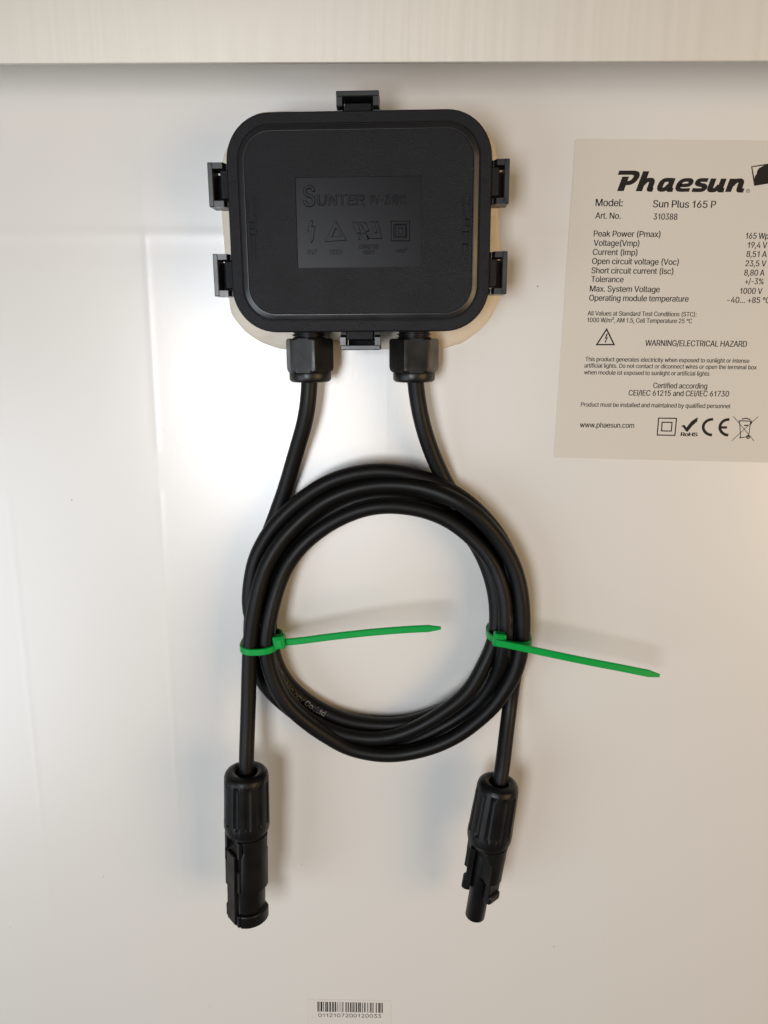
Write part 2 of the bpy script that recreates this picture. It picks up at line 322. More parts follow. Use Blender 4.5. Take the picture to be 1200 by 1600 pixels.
'G': (520, '269,-7 236,-5 205,1 176,11 149,25 125,43 104,64 85,88 69,116 57,146 47,179 42,215 40,254 42,293 47,329 57,362 69,393 85,421 103,445 125,466 149,484 175,498 203,508 233,514 265,516 291,514 316,510 340,504 363,494 384,483 403,469 421,453 436,436 449,416 460,395 468,373 474,349 408,349 402,365 395,379 387,393 378,406 368,417 356,427 344,436 330,443 315,448 300,453 283,455 265,456 243,454 222,450 202,443 183,432 166,419 150,404 137,385 125,364 116,340 109,314 105,285 103,254 105,223 109,194 116,168 125,145 137,124 151,105 166,90 184,76 203,66 224,59 246,54 269,53 296,55 322,61 345,71 365,85 382,102 396,123 404,141 410,160 414,180 415,202 434,199 283,199 283,256 478,256 478,200 476,170 471,141 463,115 451,91 436,69 419,50 399,33 377,19 352,8 326,0 298,-5'),
'H': (517, '60,0 60,509 125,509 125,289 392,289 392,509 457,509 457,0 392,0 392,232 125,232 125,0'),
'I': (300, '31,0 31,57 118,57 118,452 31,452 31,509 269,509 269,452 183,452 183,57 269,57 269,0'),
'L': (393, '60,0 60,509 125,509 125,57 361,57 361,0'),
'M': (628, '60,0 60,509 152,509 277,187 287,159 299,123 311,84 322,49 307,49 318,83 330,121 342,158 352,187 476,509 568,509 568,0 504,0 504,291 504,327 505,369 506,413 507,457 513,457 498,409 482,363 467,322 456,291 342,0 286,0 170,291 159,321 145,361 129,408 112,457 119,457 120,416 121,372 122,328 122,291 122,0'),
'N': (523, '60,0 60,509 136,509 343,183 363,151 388,107 414,55 405,54 401,108 399,157 399,195 399,509 463,509 463,0 387,0 202,290 177,331 148,381 108,452 119,454 122,384 124,328 125,291 125,0'),
'O': (533, '267,-7 235,-5 205,1 177,11 150,25 126,42 105,63 86,88 70,115 57,146 48,179 42,215 40,254 42,293 48,329 57,362 70,393 86,421 105,445 126,466 150,484 177,498 205,508 235,514 267,516 299,514 329,508 357,498 384,484 408,466 429,445 448,421 464,393 477,362 486,329 491,293 493,254 491,215 486,179 477,146 464,115 448,88 429,63 408,42 384,25 357,11 329,1 299,-5|267,53 289,54 310,59 330,66 349,76 367,89 383,105 396,123 408,144 418,168 425,194 429,223 430,254 429,286 425,314 418,341 408,365 396,386 383,404 367,420 349,433 330,443 310,450 289,454 267,456 245,454 223,450 203,443 184,433 167,420 151,404 137,385 125,364 116,340 109,314 105,285 103,254 105,223 109,194 116,168 125,144 137,123 151,105 167,89 184,76 203,66 223,59 245,54'),
'P': (444, '60,0 60,509 235,509 263,507 289,503 312,497 332,487 350,476 366,462 379,447 390,430 398,411 404,391 407,370 409,348 407,325 404,304 398,284 390,265 379,248 366,233 350,219 332,207 312,198 289,191 263,187 235,186 109,186 109,242 233,242 257,244 279,248 297,256 312,266 324,279 333,294 339,310 343,328 344,348 343,367 339,385 333,402 324,416 312,428 297,439 279,446 257,451 232,452 125,452 125,0'),
'R': (449, '60,0 60,509 236,509 264,507 290,504 313,497 333,489 356,473 376,455 390,433 399,415 405,395 408,374 409,352 408,330 405,309 399,290 390,271 376,250 356,232 333,217 312,209 289,203 264,199 236,198 96,198 96,255 234,255 258,256 280,260 298,267 313,276 325,287 334,300 340,316 344,333 345,352 344,371 340,389 334,405 325,419 313,430 298,440 279,446 258,451 233,452 125,452 125,0|353,0 230,229 303,229 428,0'),
'S': (446, '224,-9 197,-8 172,-4 149,1 128,9 108,19 91,31 76,45 64,60 54,77 46,96 41,115 38,137 104,137 108,118 114,102 123,88 136,76 150,66 166,59 185,53 204,50 224,49 246,50 267,54 286,60 303,69 317,79 329,92 338,106 344,122 346,139 344,154 340,168 332,179 322,189 310,197 296,205 245,222 184,239 154,249 128,260 105,274 86,289 71,307 60,326 54,348 52,372 54,400 62,425 75,448 87,463 102,476 119,488 138,498 158,506 180,511 203,514 227,516 252,514 275,511 296,505 316,498 340,484 360,468 377,449 390,427 398,403 401,378 337,378 332,402 320,421 302,437 286,447 267,453 247,457 225,459 204,457 185,454 167,448 152,440 139,430 129,418 121,405 117,391 115,376 117,359 122,345 131,334 142,324 155,315 169,308 212,293 264,279 312,264 328,256 344,248 359,238 372,226 384,213 395,198 402,180 407,161 408,139 406,112 399,87 386,64 374,48 360,34 343,21 323,11 302,2 278,-4 252,-8'),
'T': (448, '32,452 32,509 417,509 417,452 257,452 257,0 193,0 193,452'),
'U': (517, '259,-8 230,-7 203,-2 177,5 154,15 133,28 114,43 98,60 85,80 74,101 66,124 62,148 60,173 60,509 124,509 124,178 126,155 132,133 141,113 153,95 169,80 187,68 208,59 232,53 259,52 285,53 309,59 331,68 349,80 364,95 377,113 385,133 391,155 393,178 393,509 457,509 457,173 456,148 451,124 443,101 433,80 419,60 403,43 384,28 363,15 340,5 315,-2 288,-7'),
'V': (480, '204,0 16,509 84,509 192,206 215,137 248,31 235,31 267,138 290,206 395,509 463,509 278,0'),
'W': (686, '155,0 16,509 82,509 163,196 175,145 187,94 197,40 189,40 200,94 211,145 224,196 306,509 380,509 462,196 474,145 486,94 497,40 488,40 499,94 510,145 523,196 603,509 670,509 530,0 455,0 368,323 351,391 336,475 350,475 335,395 318,323 230,0'),
'X': (474, '18,0 217,284 217,236 29,509 104,509 178,400 204,361 223,329 243,292 232,292 252,329 272,361 298,400 374,509 446,509 259,239 259,287 456,0 382,0 292,129 268,165 250,195 230,231 244,231 225,196 206,166 182,129 91,0'),
'Y': (472, '203,0 203,208 16,509 91,509 192,344 222,292 250,230 224,230 251,293 280,344 381,509 455,509 268,208 268,0'),
'Z': (438, '42,0 42,46 273,385 306,431 341,476 348,454 285,452 223,452 40,452 40,509 397,509 397,462 169,129 134,81 97,33 90,54 152,57 214,57 399,57 399,0'),
'a': (389, '160,-9 137,-7 115,-3 94,5 76,15 60,29 48,45 38,63 32,84 30,108 32,128 36,146 43,161 53,174 64,184 78,193 92,200 108,206 125,211 178,220 234,227 247,229 257,231 265,235 271,240 274,246 276,255 276,257 275,272 272,285 267,297 260,307 251,315 240,322 227,327 212,330 196,331 178,330 163,327 149,322 137,316 127,309 118,301 110,292 104,283 100,274 41,291 51,313 64,331 79,346 95,358 114,368 133,375 153,380 173,383 194,384 239,379 255,375 271,369 286,360 300,350 312,336 322,320 330,301 335,278 337,251 337,0 277,0 277,52 272,52 252,25 242,16 229,8 215,1 199,-4 181,-7|170,45 192,47 211,51 228,59 242,68 254,80 263,93 270,108 274,122 276,138 276,190 259,182 231,176 200,171 175,168 134,159 122,153 112,147 103,139 97,130 93,118 92,105 93,93 96,82 102,72 109,64 119,57 130,52 142,48 156,46'),
'b': (424, '229,-8 208,-7 189,-3 172,4 159,12 147,21 138,31 118,59 112,59 112,0 53,0 53,509 114,509 114,319 118,319 137,346 147,355 158,364 171,373 188,379 207,383 229,384 252,383 274,378 294,371 313,361 330,347 345,332 359,313 370,293 379,270 385,245 389,218 390,189 389,160 385,133 379,108 370,84 359,64 346,45 330,29 313,16 294,5 274,-2 252,-7|220,47 242,49 262,55 279,66 294,80 306,97 316,117 323,139 327,163 328,189 327,215 323,239 316,261 307,281 295,298 280,311 262,322 243,328 220,330 198,328 178,322 161,312 147,299 134,282 125,263 118,241 114,216 113,189 114,162 118,138 125,115 135,95 147,78 162,65 179,55 198,49'),
'c': (396, '207,-8 182,-7 159,-2 137,6 117,16 98,30 82,46 68,64 56,85 46,108 40,133 36,159 34,187 36,216 40,243 46,268 56,291 68,312 82,330 98,346 117,360 137,371 159,378 182,383 207,384 226,384 243,381 260,377 276,371 291,364 305,356 318,346 330,335 340,322 349,308 356,293 362,277 303,262 290,289 270,311 242,325 207,330 184,328 163,321 145,310 130,296 118,278 108,258 102,236 98,212 96,187 98,163 102,139 108,117 118,97 130,80 145,66 163,55 184,49 207,46 243,52 271,66 292,89 304,117 363,102 357,86 350,70 341,56 331,43 319,32 306,21 292,12 277,5 261,-1 244,-5 226,-7'),
'd': (424, '195,-8 172,-7 151,-2 130,5 111,16 94,29 79,45 66,64 55,84 46,108 39,133 35,160 34,189 35,218 39,245 46,270 55,293 66,313 79,332 95,347 112,361 131,371 151,378 173,383 196,384 218,383 237,379 253,373 267,364 278,355 287,346 306,319 311,319 311,509 372,509 372,0 313,0 313,59 307,59 287,31 277,21 266,12 252,4 236,-3 217,-7|205,47 226,49 246,55 263,65 278,78 290,95 299,115 306,138 310,162 312,189 310,216 306,241 300,263 290,282 278,299 263,312 246,322 227,328 205,330 182,328 162,322 145,311 130,298 118,281 108,261 102,239 98,215 96,189 98,163 102,139 109,117 118,97 130,80 145,66 162,55 182,49'),
'e': (404, '212,-8 185,-7 161,-2 138,6 117,16 98,30 82,46 68,64 56,85 46,108 40,132 35,159 34,187 35,215 39,242 46,267 55,290 67,311 81,329 97,346 115,359 135,370 157,378 180,383 205,384 226,383 246,380 266,374 285,366 303,355 319,341 334,324 347,305 357,282 363,263 368,242 370,219 371,194 371,169 75,169 75,221 338,221 310,202 308,226 304,248 298,269 288,286 277,301 263,314 246,323 227,328 205,330 183,328 164,323 146,313 131,301 119,286 109,270 102,251 97,231 96,211 96,178 98,151 102,127 110,106 121,88 135,73 151,61 169,53 190,48 212,46 227,47 241,49 254,53 265,58 276,65 285,73 294,82 300,93 306,105 365,91 358,72 348,55 335,39 320,26 302,14 283,4 261,-3 237,-7'),
'f': (253, '228,379 228,327 6,327 6,379|81,0 81,432 82,452 87,470 96,486 107,499 120,510 135,519 152,525 169,529 187,530 222,527 243,521 227,468 215,472 195,474 178,472 164,468 154,460 147,449 143,435 142,419 142,0'),
'g': (425, '207,-151 180,-149 156,-146 134,-140 114,-132 97,-122 82,-110 70,-97 59,-84 51,-69 101,-41 122,-66 131,-74 142,-82 154,-88 169,-93 187,-96 207,-97 236,-95 261,-87 282,-75 298,-58 308,-34 311,-6 311,68 306,68 287,41 277,32 266,23 252,16 236,10 217,6 195,5 173,6 152,10 132,17 113,27 95,39 80,53 67,71 55,90 46,112 39,136 35,163 34,191 35,220 39,246 46,271 55,293 66,314 80,332 95,347 112,361 131,371 152,378 173,383 196,384 218,383 237,379 253,373 267,365 279,356 288,346 308,319 313,319 313,379 372,379 372,-9 371,-32 367,-54 360,-73 350,-90 334,-109 314,-124 291,-136 271,-142 251,-147 229,-150|205,59 227,61 246,66 264,75 278,87 290,103 300,121 307,142 311,166 312,193 311,219 307,242 300,264 291,283 279,299 264,312 247,322 227,328 205,330 182,328 163,322 145,312 130,298 118,282 109,262 102,241 98,218 96,193 98,167 102,144 109,123 118,104 131,88 145,76 163,66 183,61'),
'h': (410, '114,227 114,0 53,0 53,509 114,509 114,287 102,287 112,312 124,332 137,349 152,362 175,374 200,382 227,384 252,383 275,377 295,369 313,356 328,340 341,321 348,304 353,285 356,264 357,240 357,0 296,0 296,235 293,263 286,286 273,304 256,318 235,326 210,329 192,328 176,324 161,317 147,308 136,297 126,283 119,266 115,248'),
'i': (166, '53,0 53,379 114,379 114,0|84,443 73,444 63,448 54,455 47,463 43,472 41,483 43,494 47,504 54,512 63,518 73,522 84,524 95,522 105,518 114,512 121,504 125,494 126,483 125,472 121,463 114,455 105,448 95,444'),
'j': (166, '53,379 114,379 114,-30 112,-52 108,-72 102,-90 92,-106 80,-119 65,-129 47,-137 27,-141 4,-143 -10,-143 -10,-87 2,-87 18,-85 31,-80 40,-72 47,-61 51,-46 53,-29|83,443 72,444 62,448 53,455 47,463 42,472 41,483 42,494 47,504 53,512 62,518 72,522 83,524 95,522 105,518 114,512 120,504 125,494 126,483 125,472 120,463 114,455 105,448 95,444'),
'k': (380, '110,137 110,212 121,212 284,379 360,379 184,199 177,199|53,0 53,509 114,509 114,0|294,0 148,186 191,229 372,0'),
'l': (189, '139,-2 112,0 91,8 74,20 62,37 55,59 53,84 53,509 114,509 114,99 114,83 117,71 120,62 126,57 135,53 146,52 160,53 170,54 181,3 162,-1'),
'm': (610, '53,0 53,379 112,379 112,295 108,295 114,314 122,331 132,346 144,358 158,368 172,376 187,382 203,385 219,386 245,383 268,375 287,361 303,342 314,320 321,295 312,295 318,312 326,329 337,343 350,356 364,366 381,375 398,381 417,385 437,386 458,385 478,380 497,372 514,361 529,346 541,328 550,307 555,283 557,255 557,0 496,0 496,254 493,279 485,298 473,313 456,323 438,329 419,330 402,329 387,326 374,320 363,312 353,302 345,290 340,277 336,263 335,247 335,0 274,0 274,260 272,280 265,297 253,311 238,322 220,328 199,330 185,329 171,326 158,320 145,312 135,302 126,289 119,274 115,257 114,238 114,0'),
'n': (410, '114,227 114,0 53,0 53,379 112,379 112,287 102,287 112,312 124,332 137,349 152,362 175,374 200,382 227,384 252,383 275,377 295,369 313,356 328,340 341,321 348,304 353,285 356,264 357,240 357,0 296,0 296,235 293,263 286,286 273,304 256,318 235,326 210,329 192,328 176,324 161,317 147,308 136,297 126,283 119,266 115,248'),
'o': (415, '207,-8 182,-7 159,-2 137,6 117,16 98,30 82,46 68,64 56,85 46,108 40,133 36,159 34,187 36,216 40,243 46,268 56,291 68,312 82,330 98,346 117,360 137,371 159,378 182,383 207,384 233,383 256,378 278,371 299,360 317,346 333,330 347,312 359,291 369,268 376,243 380,216 381,187 380,159 376,133 369,108 359,85 347,64 333,46 317,30 299,16 278,6 256,-2 233,-7|207,46 231,49 252,55 270,66 285,80 298,97 307,117 314,139 318,163 319,187 318,212 314,236 307,258 298,278 285,296 270,310 252,321 231,328 207,330 184,328 163,321 145,310 130,296 118,278 108,258 102,236 98,212 96,187 98,163 102,139 108,117 118,97 130,80 145,66 163,55 184,49'),
'p': (424, '53,-143 53,379 112,379 112,319 118,319 137,346 147,355 158,364 171,373 188,379 207,383 229,384 252,383 274,378 294,371 313,361 330,347 345,332 359,313 370,293 379,270 385,245 389,218 390,189 389,160 385,133 379,108 370,84 359,64 346,45 330,29 313,16 294,5 274,-2 252,-7 229,-8 208,-7 189,-3 173,4 159,12 147,21 138,31 118,59 114,59 114,-143|220,47 242,49 262,55 279,66 294,80 306,97 316,117 323,139 327,163 328,189 327,215 323,239 316,261 307,281 295,298 280,311 262,322 243,328 220,330 198,328 178,322 161,312 147,299 134,282 125,263 118,241 114,216 113,189 114,162 118,138 125,115 135,95 147,78 162,65 179,55 198,49'),
'q': (424, '372,-143 311,-143 311,59 306,59 287,31 277,21 266,12 252,4 236,-3 217,-7 195,-8 172,-7 151,-2 130,5 111,16 94,29 79,45 66,64 55,84 46,108 39,133 35,160 34,189 35,218 39,245 46,270 55,293 66,313 79,332 95,347 112,361 131,371 151,378 173,383 196,384 218,383 237,379 253,373 267,364 278,355 287,346 307,319 313,319 313,379 372,379|205,47 226,49 246,55 263,65 278,78 290,95 299,115 306,138 310,162 312,189 310,216 306,241 300,263 290,282 278,299 263,312 246,322 227,328 205,330 182,328 162,322 145,311 130,298 118,281 108,261 102,239 98,215 96,189 98,163 102,139 109,117 118,97 130,80 145,66 162,55 182,49'),
'r': (259, '53,0 53,379 112,379 112,321 115,321 124,339 137,354 152,367 171,377 191,383 213,385 229,384 243,384 243,322 230,324 207,326 190,324 174,321 159,315 146,306 135,296 126,284 119,269 115,254 114,237 114,0'),
's': (365, '182,-8 157,-7 133,-3 112,3 93,12 76,24 62,38 50,54 41,73 36,94 94,107 101,87 111,72 124,60 141,52 160,47 181,45 206,47 227,53 244,62 258,74 265,88 268,103 266,115 262,126 254,136 243,144 229,150 212,155 149,170 125,177 104,186 87,196 72,208 58,227 50,249 47,274 49,295 55,314 65,332 79,347 95,360 115,370 137,378 161,383 187,384 212,383 234,379 254,372 271,363 286,352 299,339 309,324 318,308 324,290 268,277 262,291 254,304 243,316 228,325 210,331 187,333 166,331 147,326 131,317 119,305 111,292 109,277 110,264 115,253 124,243 136,235 152,229 172,223 229,209 254,202 275,194 292,183 306,171 320,153 328,131 331,107 329,85 323,65 312,47 298,31 281,18 260,6 236,-2 210,-7'),
't': (227, '204,379 204,327 6,327 6,379|65,471 126,471 126,98 127,83 130,70 136,61 144,55 156,51 170,50 185,51 202,54 213,2 192,-3 168,-4 145,-3 125,2 107,10 92,21 77,41 68,64 65,93'),
'u': (410, '182,-5 158,-3 135,2 115,11 97,23 82,39 69,59 62,76 57,95 54,116 53,139 53,379 114,379 114,144 116,117 124,94 137,75 154,61 175,53 200,50 218,51 234,55 249,62 263,71 274,83 283,97 290,113 295,132 296,153 296,379 357,379 357,0 298,0 298,92 307,92 297,67 286,47 272,30 257,17 234,5 209,-3'),
'v': (389, '163,0 17,379 84,379 165,155 187,87 206,21 184,21 203,87 224,155 305,379 371,379 226,0'),
'w': (567, '138,0 23,379 87,379 133,214 154,137 175,41 165,41 186,135 206,214 252,379 316,379 362,214 382,136 402,41 391,41 413,135 434,214 480,379 545,379 429,0 368,0 319,172 305,225 291,280 277,338 291,338 277,280 263,225 248,172 199,0'),
'x': (378, '21,0 171,218 171,171 29,379 100,379 147,306 179,253 207,206 175,206 202,253 233,306 282,379 352,379 209,169 209,214 358,0 287,0 231,85 200,136 173,182 205,182 178,136 148,85 91,0'),
'y': (389, '47,-139 61,-86 71,-87 83,-89 94,-90 104,-89 113,-86 122,-81 130,-74 138,-64 145,-51 151,-36 163,-1 17,379 84,379 165,155 187,87 206,21 184,21 202,87 224,155 305,379 371,379 204,-58 196,-77 187,-93 177,-107 165,-119 153,-128 139,-136 125,-141 109,-144 91,-145 65,-143'),
'z': (380, '42,0 42,46 254,320 254,323 48,323 48,379 333,379 333,331 126,60 126,56 339,56 339,0'),
'°': (316, '158,283 138,285 119,290 101,298 84,310 70,324 59,340 50,358 45,377 43,397 45,418 50,437 59,455 70,472 84,486 101,497 119,506 138,511 158,513 179,511 198,506 216,497 232,486 246,472 257,455 266,437 271,418 273,397 271,377 266,358 257,340 246,324 232,310 216,298 198,290 179,285|158,334 170,335 180,338 190,343 199,349 207,357 213,366 218,376 221,386 222,397 221,409 218,420 213,430 207,439 199,446 190,453 180,458 170,461 158,462 147,461 136,458 126,453 117,446 109,439 103,430 98,420 96,409 95,397 96,386 98,376 103,366 109,357 117,349 126,343 136,338 147,335'),
'²': (304, '39,306 39,348 154,439 181,462 198,481 203,500 201,512 196,522 187,530 176,536 163,539 148,540 133,539 120,536 108,529 100,521 95,511 93,499 37,499 40,524 51,545 68,563 85,573 104,581 125,585 148,587 172,585 194,581 213,574 230,564 247,547 257,527 261,505 257,482 245,457 219,429 175,395 121,355 121,353 269,353 269,306'),
'…': (588, '98,-4 86,-3 75,1 66,9 58,18 54,29 52,41 54,53 58,64 66,73 75,81 86,85 98,87 110,85 121,81 130,73 138,64 142,53 144,41 142,29 138,18 130,9 121,1 110,-3|294,-4 282,-3 271,1 262,9 254,18 250,29 248,41 250,53 254,64 262,73 271,81 282,85 294,87 306,85 317,81 326,73 334,64 338,53 340,41 338,29 334,18 326,9 317,1 306,-3|490,-4 478,-3 468,1 458,9 451,18 446,29 445,41 446,53 451,64 458,73 468,81 478,85 490,87 502,85 513,81 523,73 530,64 535,53 536,41 535,29 530,18 523,9 513,1 502,-3'),
}

GLYPHS['I'] = (194, '66,0 129,0 129,509 66,509')
GLYPHS['1'] = (378, '200,0 263,0 263,509 223,509 197,463 155,421 77,384 77,325 144,354 200,392')
CAP = max(int(p.split(',')[1]) for p in GLYPHS['H'][1].replace('|', ' ').split())/1000
def text_mesh(s, extrude=0., offset=0., shear=0.):
    """letters from the outline table above, as a filled (or extruded) mesh"""
    V, Fc, x = [], [], 0
    for ch in s:
        adv, out = GLYPHS[ch]
        if ch not in FILLED:
            cs = [[tuple(map(int, p.split(','))) for p in k.split()] for k in out.split('|') if k]
            pts = [Vector((a/1000, b/1000)) for c in cs for a, b in c]; ed = []; n = 0
            for c in cs:
                ed += [(n+i, n+(i+1) % len(c)) for i in range(len(c))]; n += len(c)
            tri = []
            if pts:
                v, e, f, *_ = delaunay_2d_cdt(pts, ed, [], 1, 1e-5)
                for t in f:
                    q = sum((v[k] for k in t), Vector((0,0)))/len(t); ins = False
                    for a, b in ed:
                        a, b = pts[a], pts[b]
                        if (a.y > q.y) != (b.y > q.y) and q.x < (b.x-a.x)*(q.y-a.y)/(b.y-a.y)+a.x: ins = not ins
                    if ins: tri.append(tuple(t))
                pts = v
            FILLED[ch] = (pts, tri)
        pts, tri = FILLED[ch]; n = len(V)
        V += [Vector((p.x+x/1000+shear*p.y, p.y, extrude)) for p in pts]; Fc += [tuple(k+n for k in t) for t in tri]
        if extrude:
            m = len(V); seen = {}
            for t in tri:
                for a, b in zip(t, t[1:]+t[:1]): seen[(a, b)] = 1
            rim = [(a, b) for a, b in seen if (b, a) not in seen]; push = {}
            for a, b in rim:
                d = (pts[b]-pts[a]); d = Vector((d.y, -d.x)).normalized()
                for k in (a, b): push[k] = push.get(k, Vector((0,0)))+d
            for k in range(m-n):
                d = push.get(k, Vector((0,0))); d = d.normalized()*extrude*.75 if d.length > 1e-6 else d
                V.append(Vector((V[n+k].x+d.x, V[n+k].y+d.y, -.02)))
            for a, b in rim: Fc.append((b+n, a+n, a+m, b+m))
        x += adv-(18 if not extrude else 0)
    return V, Fc
FILLED = {}
def put_text(bm, s, a, b, cap, z=None, extrude=0., offset=0., shear=0., zoff=0.):
    """ink of `s` runs from point a to point b along the baseline; cap = capital height in mm"""
    ex_h = extrude/ (cap/CAP) if extrude else 0
    V, Fc = text_mesh(s, ex_h, offset, shear)
    x0 = min(v.x for v in V); x1 = max(v.x for v in V)
    d = b-a; L = d.length; ex = d/L; ey = Vector((-ex.y, ex.x, 0))
    k = cap/CAP
    vs = [bm.verts.new(a+ex*((v.x-x0)/(x1-x0)*L)+ey*(v.y*k)+Vector((0,0,v.z*k+zoff))) for v in V]
    for f in Fc:
        try: bm.faces.new([vs[i] for i in f])
        except ValueError: pass
def ribbon(bm, pts, wd, z, closed=False):
    """flat stroke of width wd along 2-D points"""
    n = len(pts); L, R = [], []
    for i in range(n):
        if closed: a, c = pts[i-1], pts[(i+1)%n]
        else: a, c = pts[max(i-1,0)], pts[min(i+1,n-1)]
        p = pts[i]
        d1 = (p-a); d2 = (c-p)
        d1 = d1.normalized() if d1.length > 1e-9 else d2.normalized()
        d2 = d2.normalized() if d2.length > 1e-9 else d1
        n1 = Vector((-d1.y, d1.x)); n2 = Vector((-d2.y, d2.x)); m = n1+n2
        m = n1 if m.length < 1e-6 else m.normalized()
        k = wd/2/max(.45, m.dot(n1))
        L.append(bm.verts.new((p.x+m.x*k, p.y+m.y*k, z))); R.append(bm.verts.new((p.x-m.x*k, p.y-m.y*k, z)))
    for i in range(n if closed else n-1):
        j = (i+1)%n; bm.faces.new((R[i], R[j], L[j], L[i]))
def poly(bm, pts, z):
    bm.faces.new([bm.verts.new((p[0], p[1], z)) for p in pts])
def V2(p): return Vector((p[0], p[1]))

# ================================================================ THE PANEL
panel = thing('solar_module', 'white back of a solar panel with a pale aluminium frame along its top', 'solar panel', (0,-1288,0))
PX0, PX1, PY0, PY1 = -330, 338, -1290, 112
bm = bmesh.new()
box(bm, Frame((0,0,0),(1,0,0),(0,1,0)), PX0, PX1, PY0, PY1, -5.0, 0.0)
link('back_sheet', bm, M_SHEET, panel, at=(0,0,0), smooth=0)
FL = P(600,97,33).y
def rail(a, b, inward):
    """frame rail: outer wall and a lip turned inwards over the back sheet"""
    a, b = Vector(a), Vector(b); t = (b-a).normalized(); n = Vector(inward)
    prof = [(0,-7),(0,32.4),(.6,33),(LIP-.55,33),(LIP-.15,32.8),(LIP,32.4),(LIP,31.7),(LIP-.2,31.4),(1.6,31.4),(1.6,.3),(12,.3),(12,-7)]
    bmr = bmesh.new()
    loft(bmr, [[p+n*x+Vector((0,0,z)) for x, z in prof] for p in (a, b)])
    return bmr
LIP = PY1+2.0-FL
top = PY1+2.0
link('frame_rail', rail((PX0-2,top,0),(PX1+2,top,0),(0,-1,0)), M_FRAME, panel)
link('frame_rail', rail((PX0-2,PY0-2,0),(PX1+2,PY0-2,0),(0,1,0)), M_FRAME, panel)
link('frame_rail', rail((PX0-2,PY0+LIP,0),(PX0-2,top-LIP,0),(1,0,0)), M_FRAME, panel)
link('frame_rail', rail((PX1+2,PY0+LIP,0),(PX1+2,top-LIP,0),(-1,0,0)), M_FRAME, panel)

# ================================================================ JUNCTION BOX
BC = Vector((-17.3, 32.8, 0)); BROT = .85
B = rotframe(BC, BROT)
HW, HH, RC = 40.15, 32.05, 13.6
jbox = thing('junction_box', 'black plastic junction box with six snap clips glued to the white back sheet', 'junction box', BC)
def ring(hw, hh, r, z, n=12): return [B(x,y,z) for x,y in rrect(hw,hh,r,n)]
# glue squeezed out round the base
bm = bmesh.new(); n = 60
def glue(k, z):
    lp = []
    for x, y in rrect(HW-2.5, HH-2.5, RC-2, 18):
        d = Vector((x, y)).normalized()
        nx = max(0,-x/HW); ext = 5.0+4.6*max(0,-d.x)**2*(1.0 if d.y > 0 else max(0,1-abs(d.y)*.35))+.8*max(0,d.x)+.5*max(0,-d.y)
        ext += 2.0*noise.noise(Vector((x*.09, y*.09, 3.1)))+.5*noise.noise(Vector((x*.3, y*.3, 9)))
        m = math.atan2(y/HH, x/HW)
        e = ext*k
        s = 1
        # offset along the outline's outward normal
        qx = max(abs(x)-(HW-2.5-(RC-2)), 0)*(1 if x > 0 else -1); qy = max(abs(y)-(HH-2.5-(RC-2)), 0)*(1 if y > 0 else -1)
        nn = Vector((qx, qy)); nn = nn.normalized() if nn.length > 1e-6 else d
        lp.append(B(x+nn.x*(e-1+2.5), y+nn.y*(e-1+2.5), z*(1+.25*noise.noise(Vector((x*.2,y*.2,k))))))
    return lp
loft(bm, [glue(1,.02), glue(1.0,.5), glue(.93,1.15), glue(.75,1.9), glue(.45,2.5), glue(.1,2.9), glue(-.6,3.0)], True, True)
link('adhesive_bead', bm, M_GLUE, jbox)
bm = bmesh.new()
loft(bm, [ring(HW-2.6,HH-2.6,RC-2.4,1.0), ring(HW-2.6,HH-2.6,RC-2.4,14.6), ring(HW-1.2,HH-1.2,RC-1.2,15.2), ring(HW-1.2,HH-1.2,RC-1.2,16.9), ring(HW-2.2,HH-2.2,RC-2.2,17.3)])
link('base', bm, M_BASE, jbox)
# lid: flange, step line, sloping shoulder, raised field with a sunk name plate
pa, pb = P(460.8,277.3,25), P(658.5,416.8,25)
def loc(p): d = p-BC; return d.dot(B.ex), d.dot(B.ey)
(ax, ay), (bx_, by) = loc(pa), loc(pb)
pc, ph = ((ax+bx_)/2, (ay+by)/2), ((bx_-ax)/2, (ay-by)/2)
def plate_ring(i, z): return [B(pc[0]+x, pc[1]+y, z) for x,y in rrect(ph[0]-i, ph[1]-i, .5, 12)]
bm = bmesh.new()
prof = [(1.6,17.0),(.1,17.0),(0,17.2),(0,23.6),(.12,24.0),(.45,24.25),(3.35,24.3),(3.45,23.9),(3.75,23.9),(3.85,24.25),(5.25,24.85),(5.42,24.9),(5.46,24.55),(5.72,24.55),(5.76,24.9)]
rows = loft(bm, [ring(HW-i,HH-i,max(RC-i*.95,3),z) for i,z in prof]+[plate_ring(-.02,24.9), plate_ring(.02,24.36)], True, False)
lid = link('lid', bm, M_LID, jbox, smooth=25)
# the smooth shoulder band round the field
bm = bmesh.new()
loft(bm, [ring(HW-i,HH-i,max(RC-i*.95,3),z) for i,z in ((3.80,23.92),(3.88,24.32),(3.98,24.38),(5.24,24.91),(5.36,24.94),(5.44,24.93),(5.46,24.57))], False, False)
link('shoulder_band', bm, M_RIM, lid, smooth=50)
bm = bmesh.new(); ZP = 24.40
bm.faces.new([bm.verts.new(p) for p in plate_ring(.0, ZP)])
link('name_plate', bm, M_PLATE, lid, smooth=0)
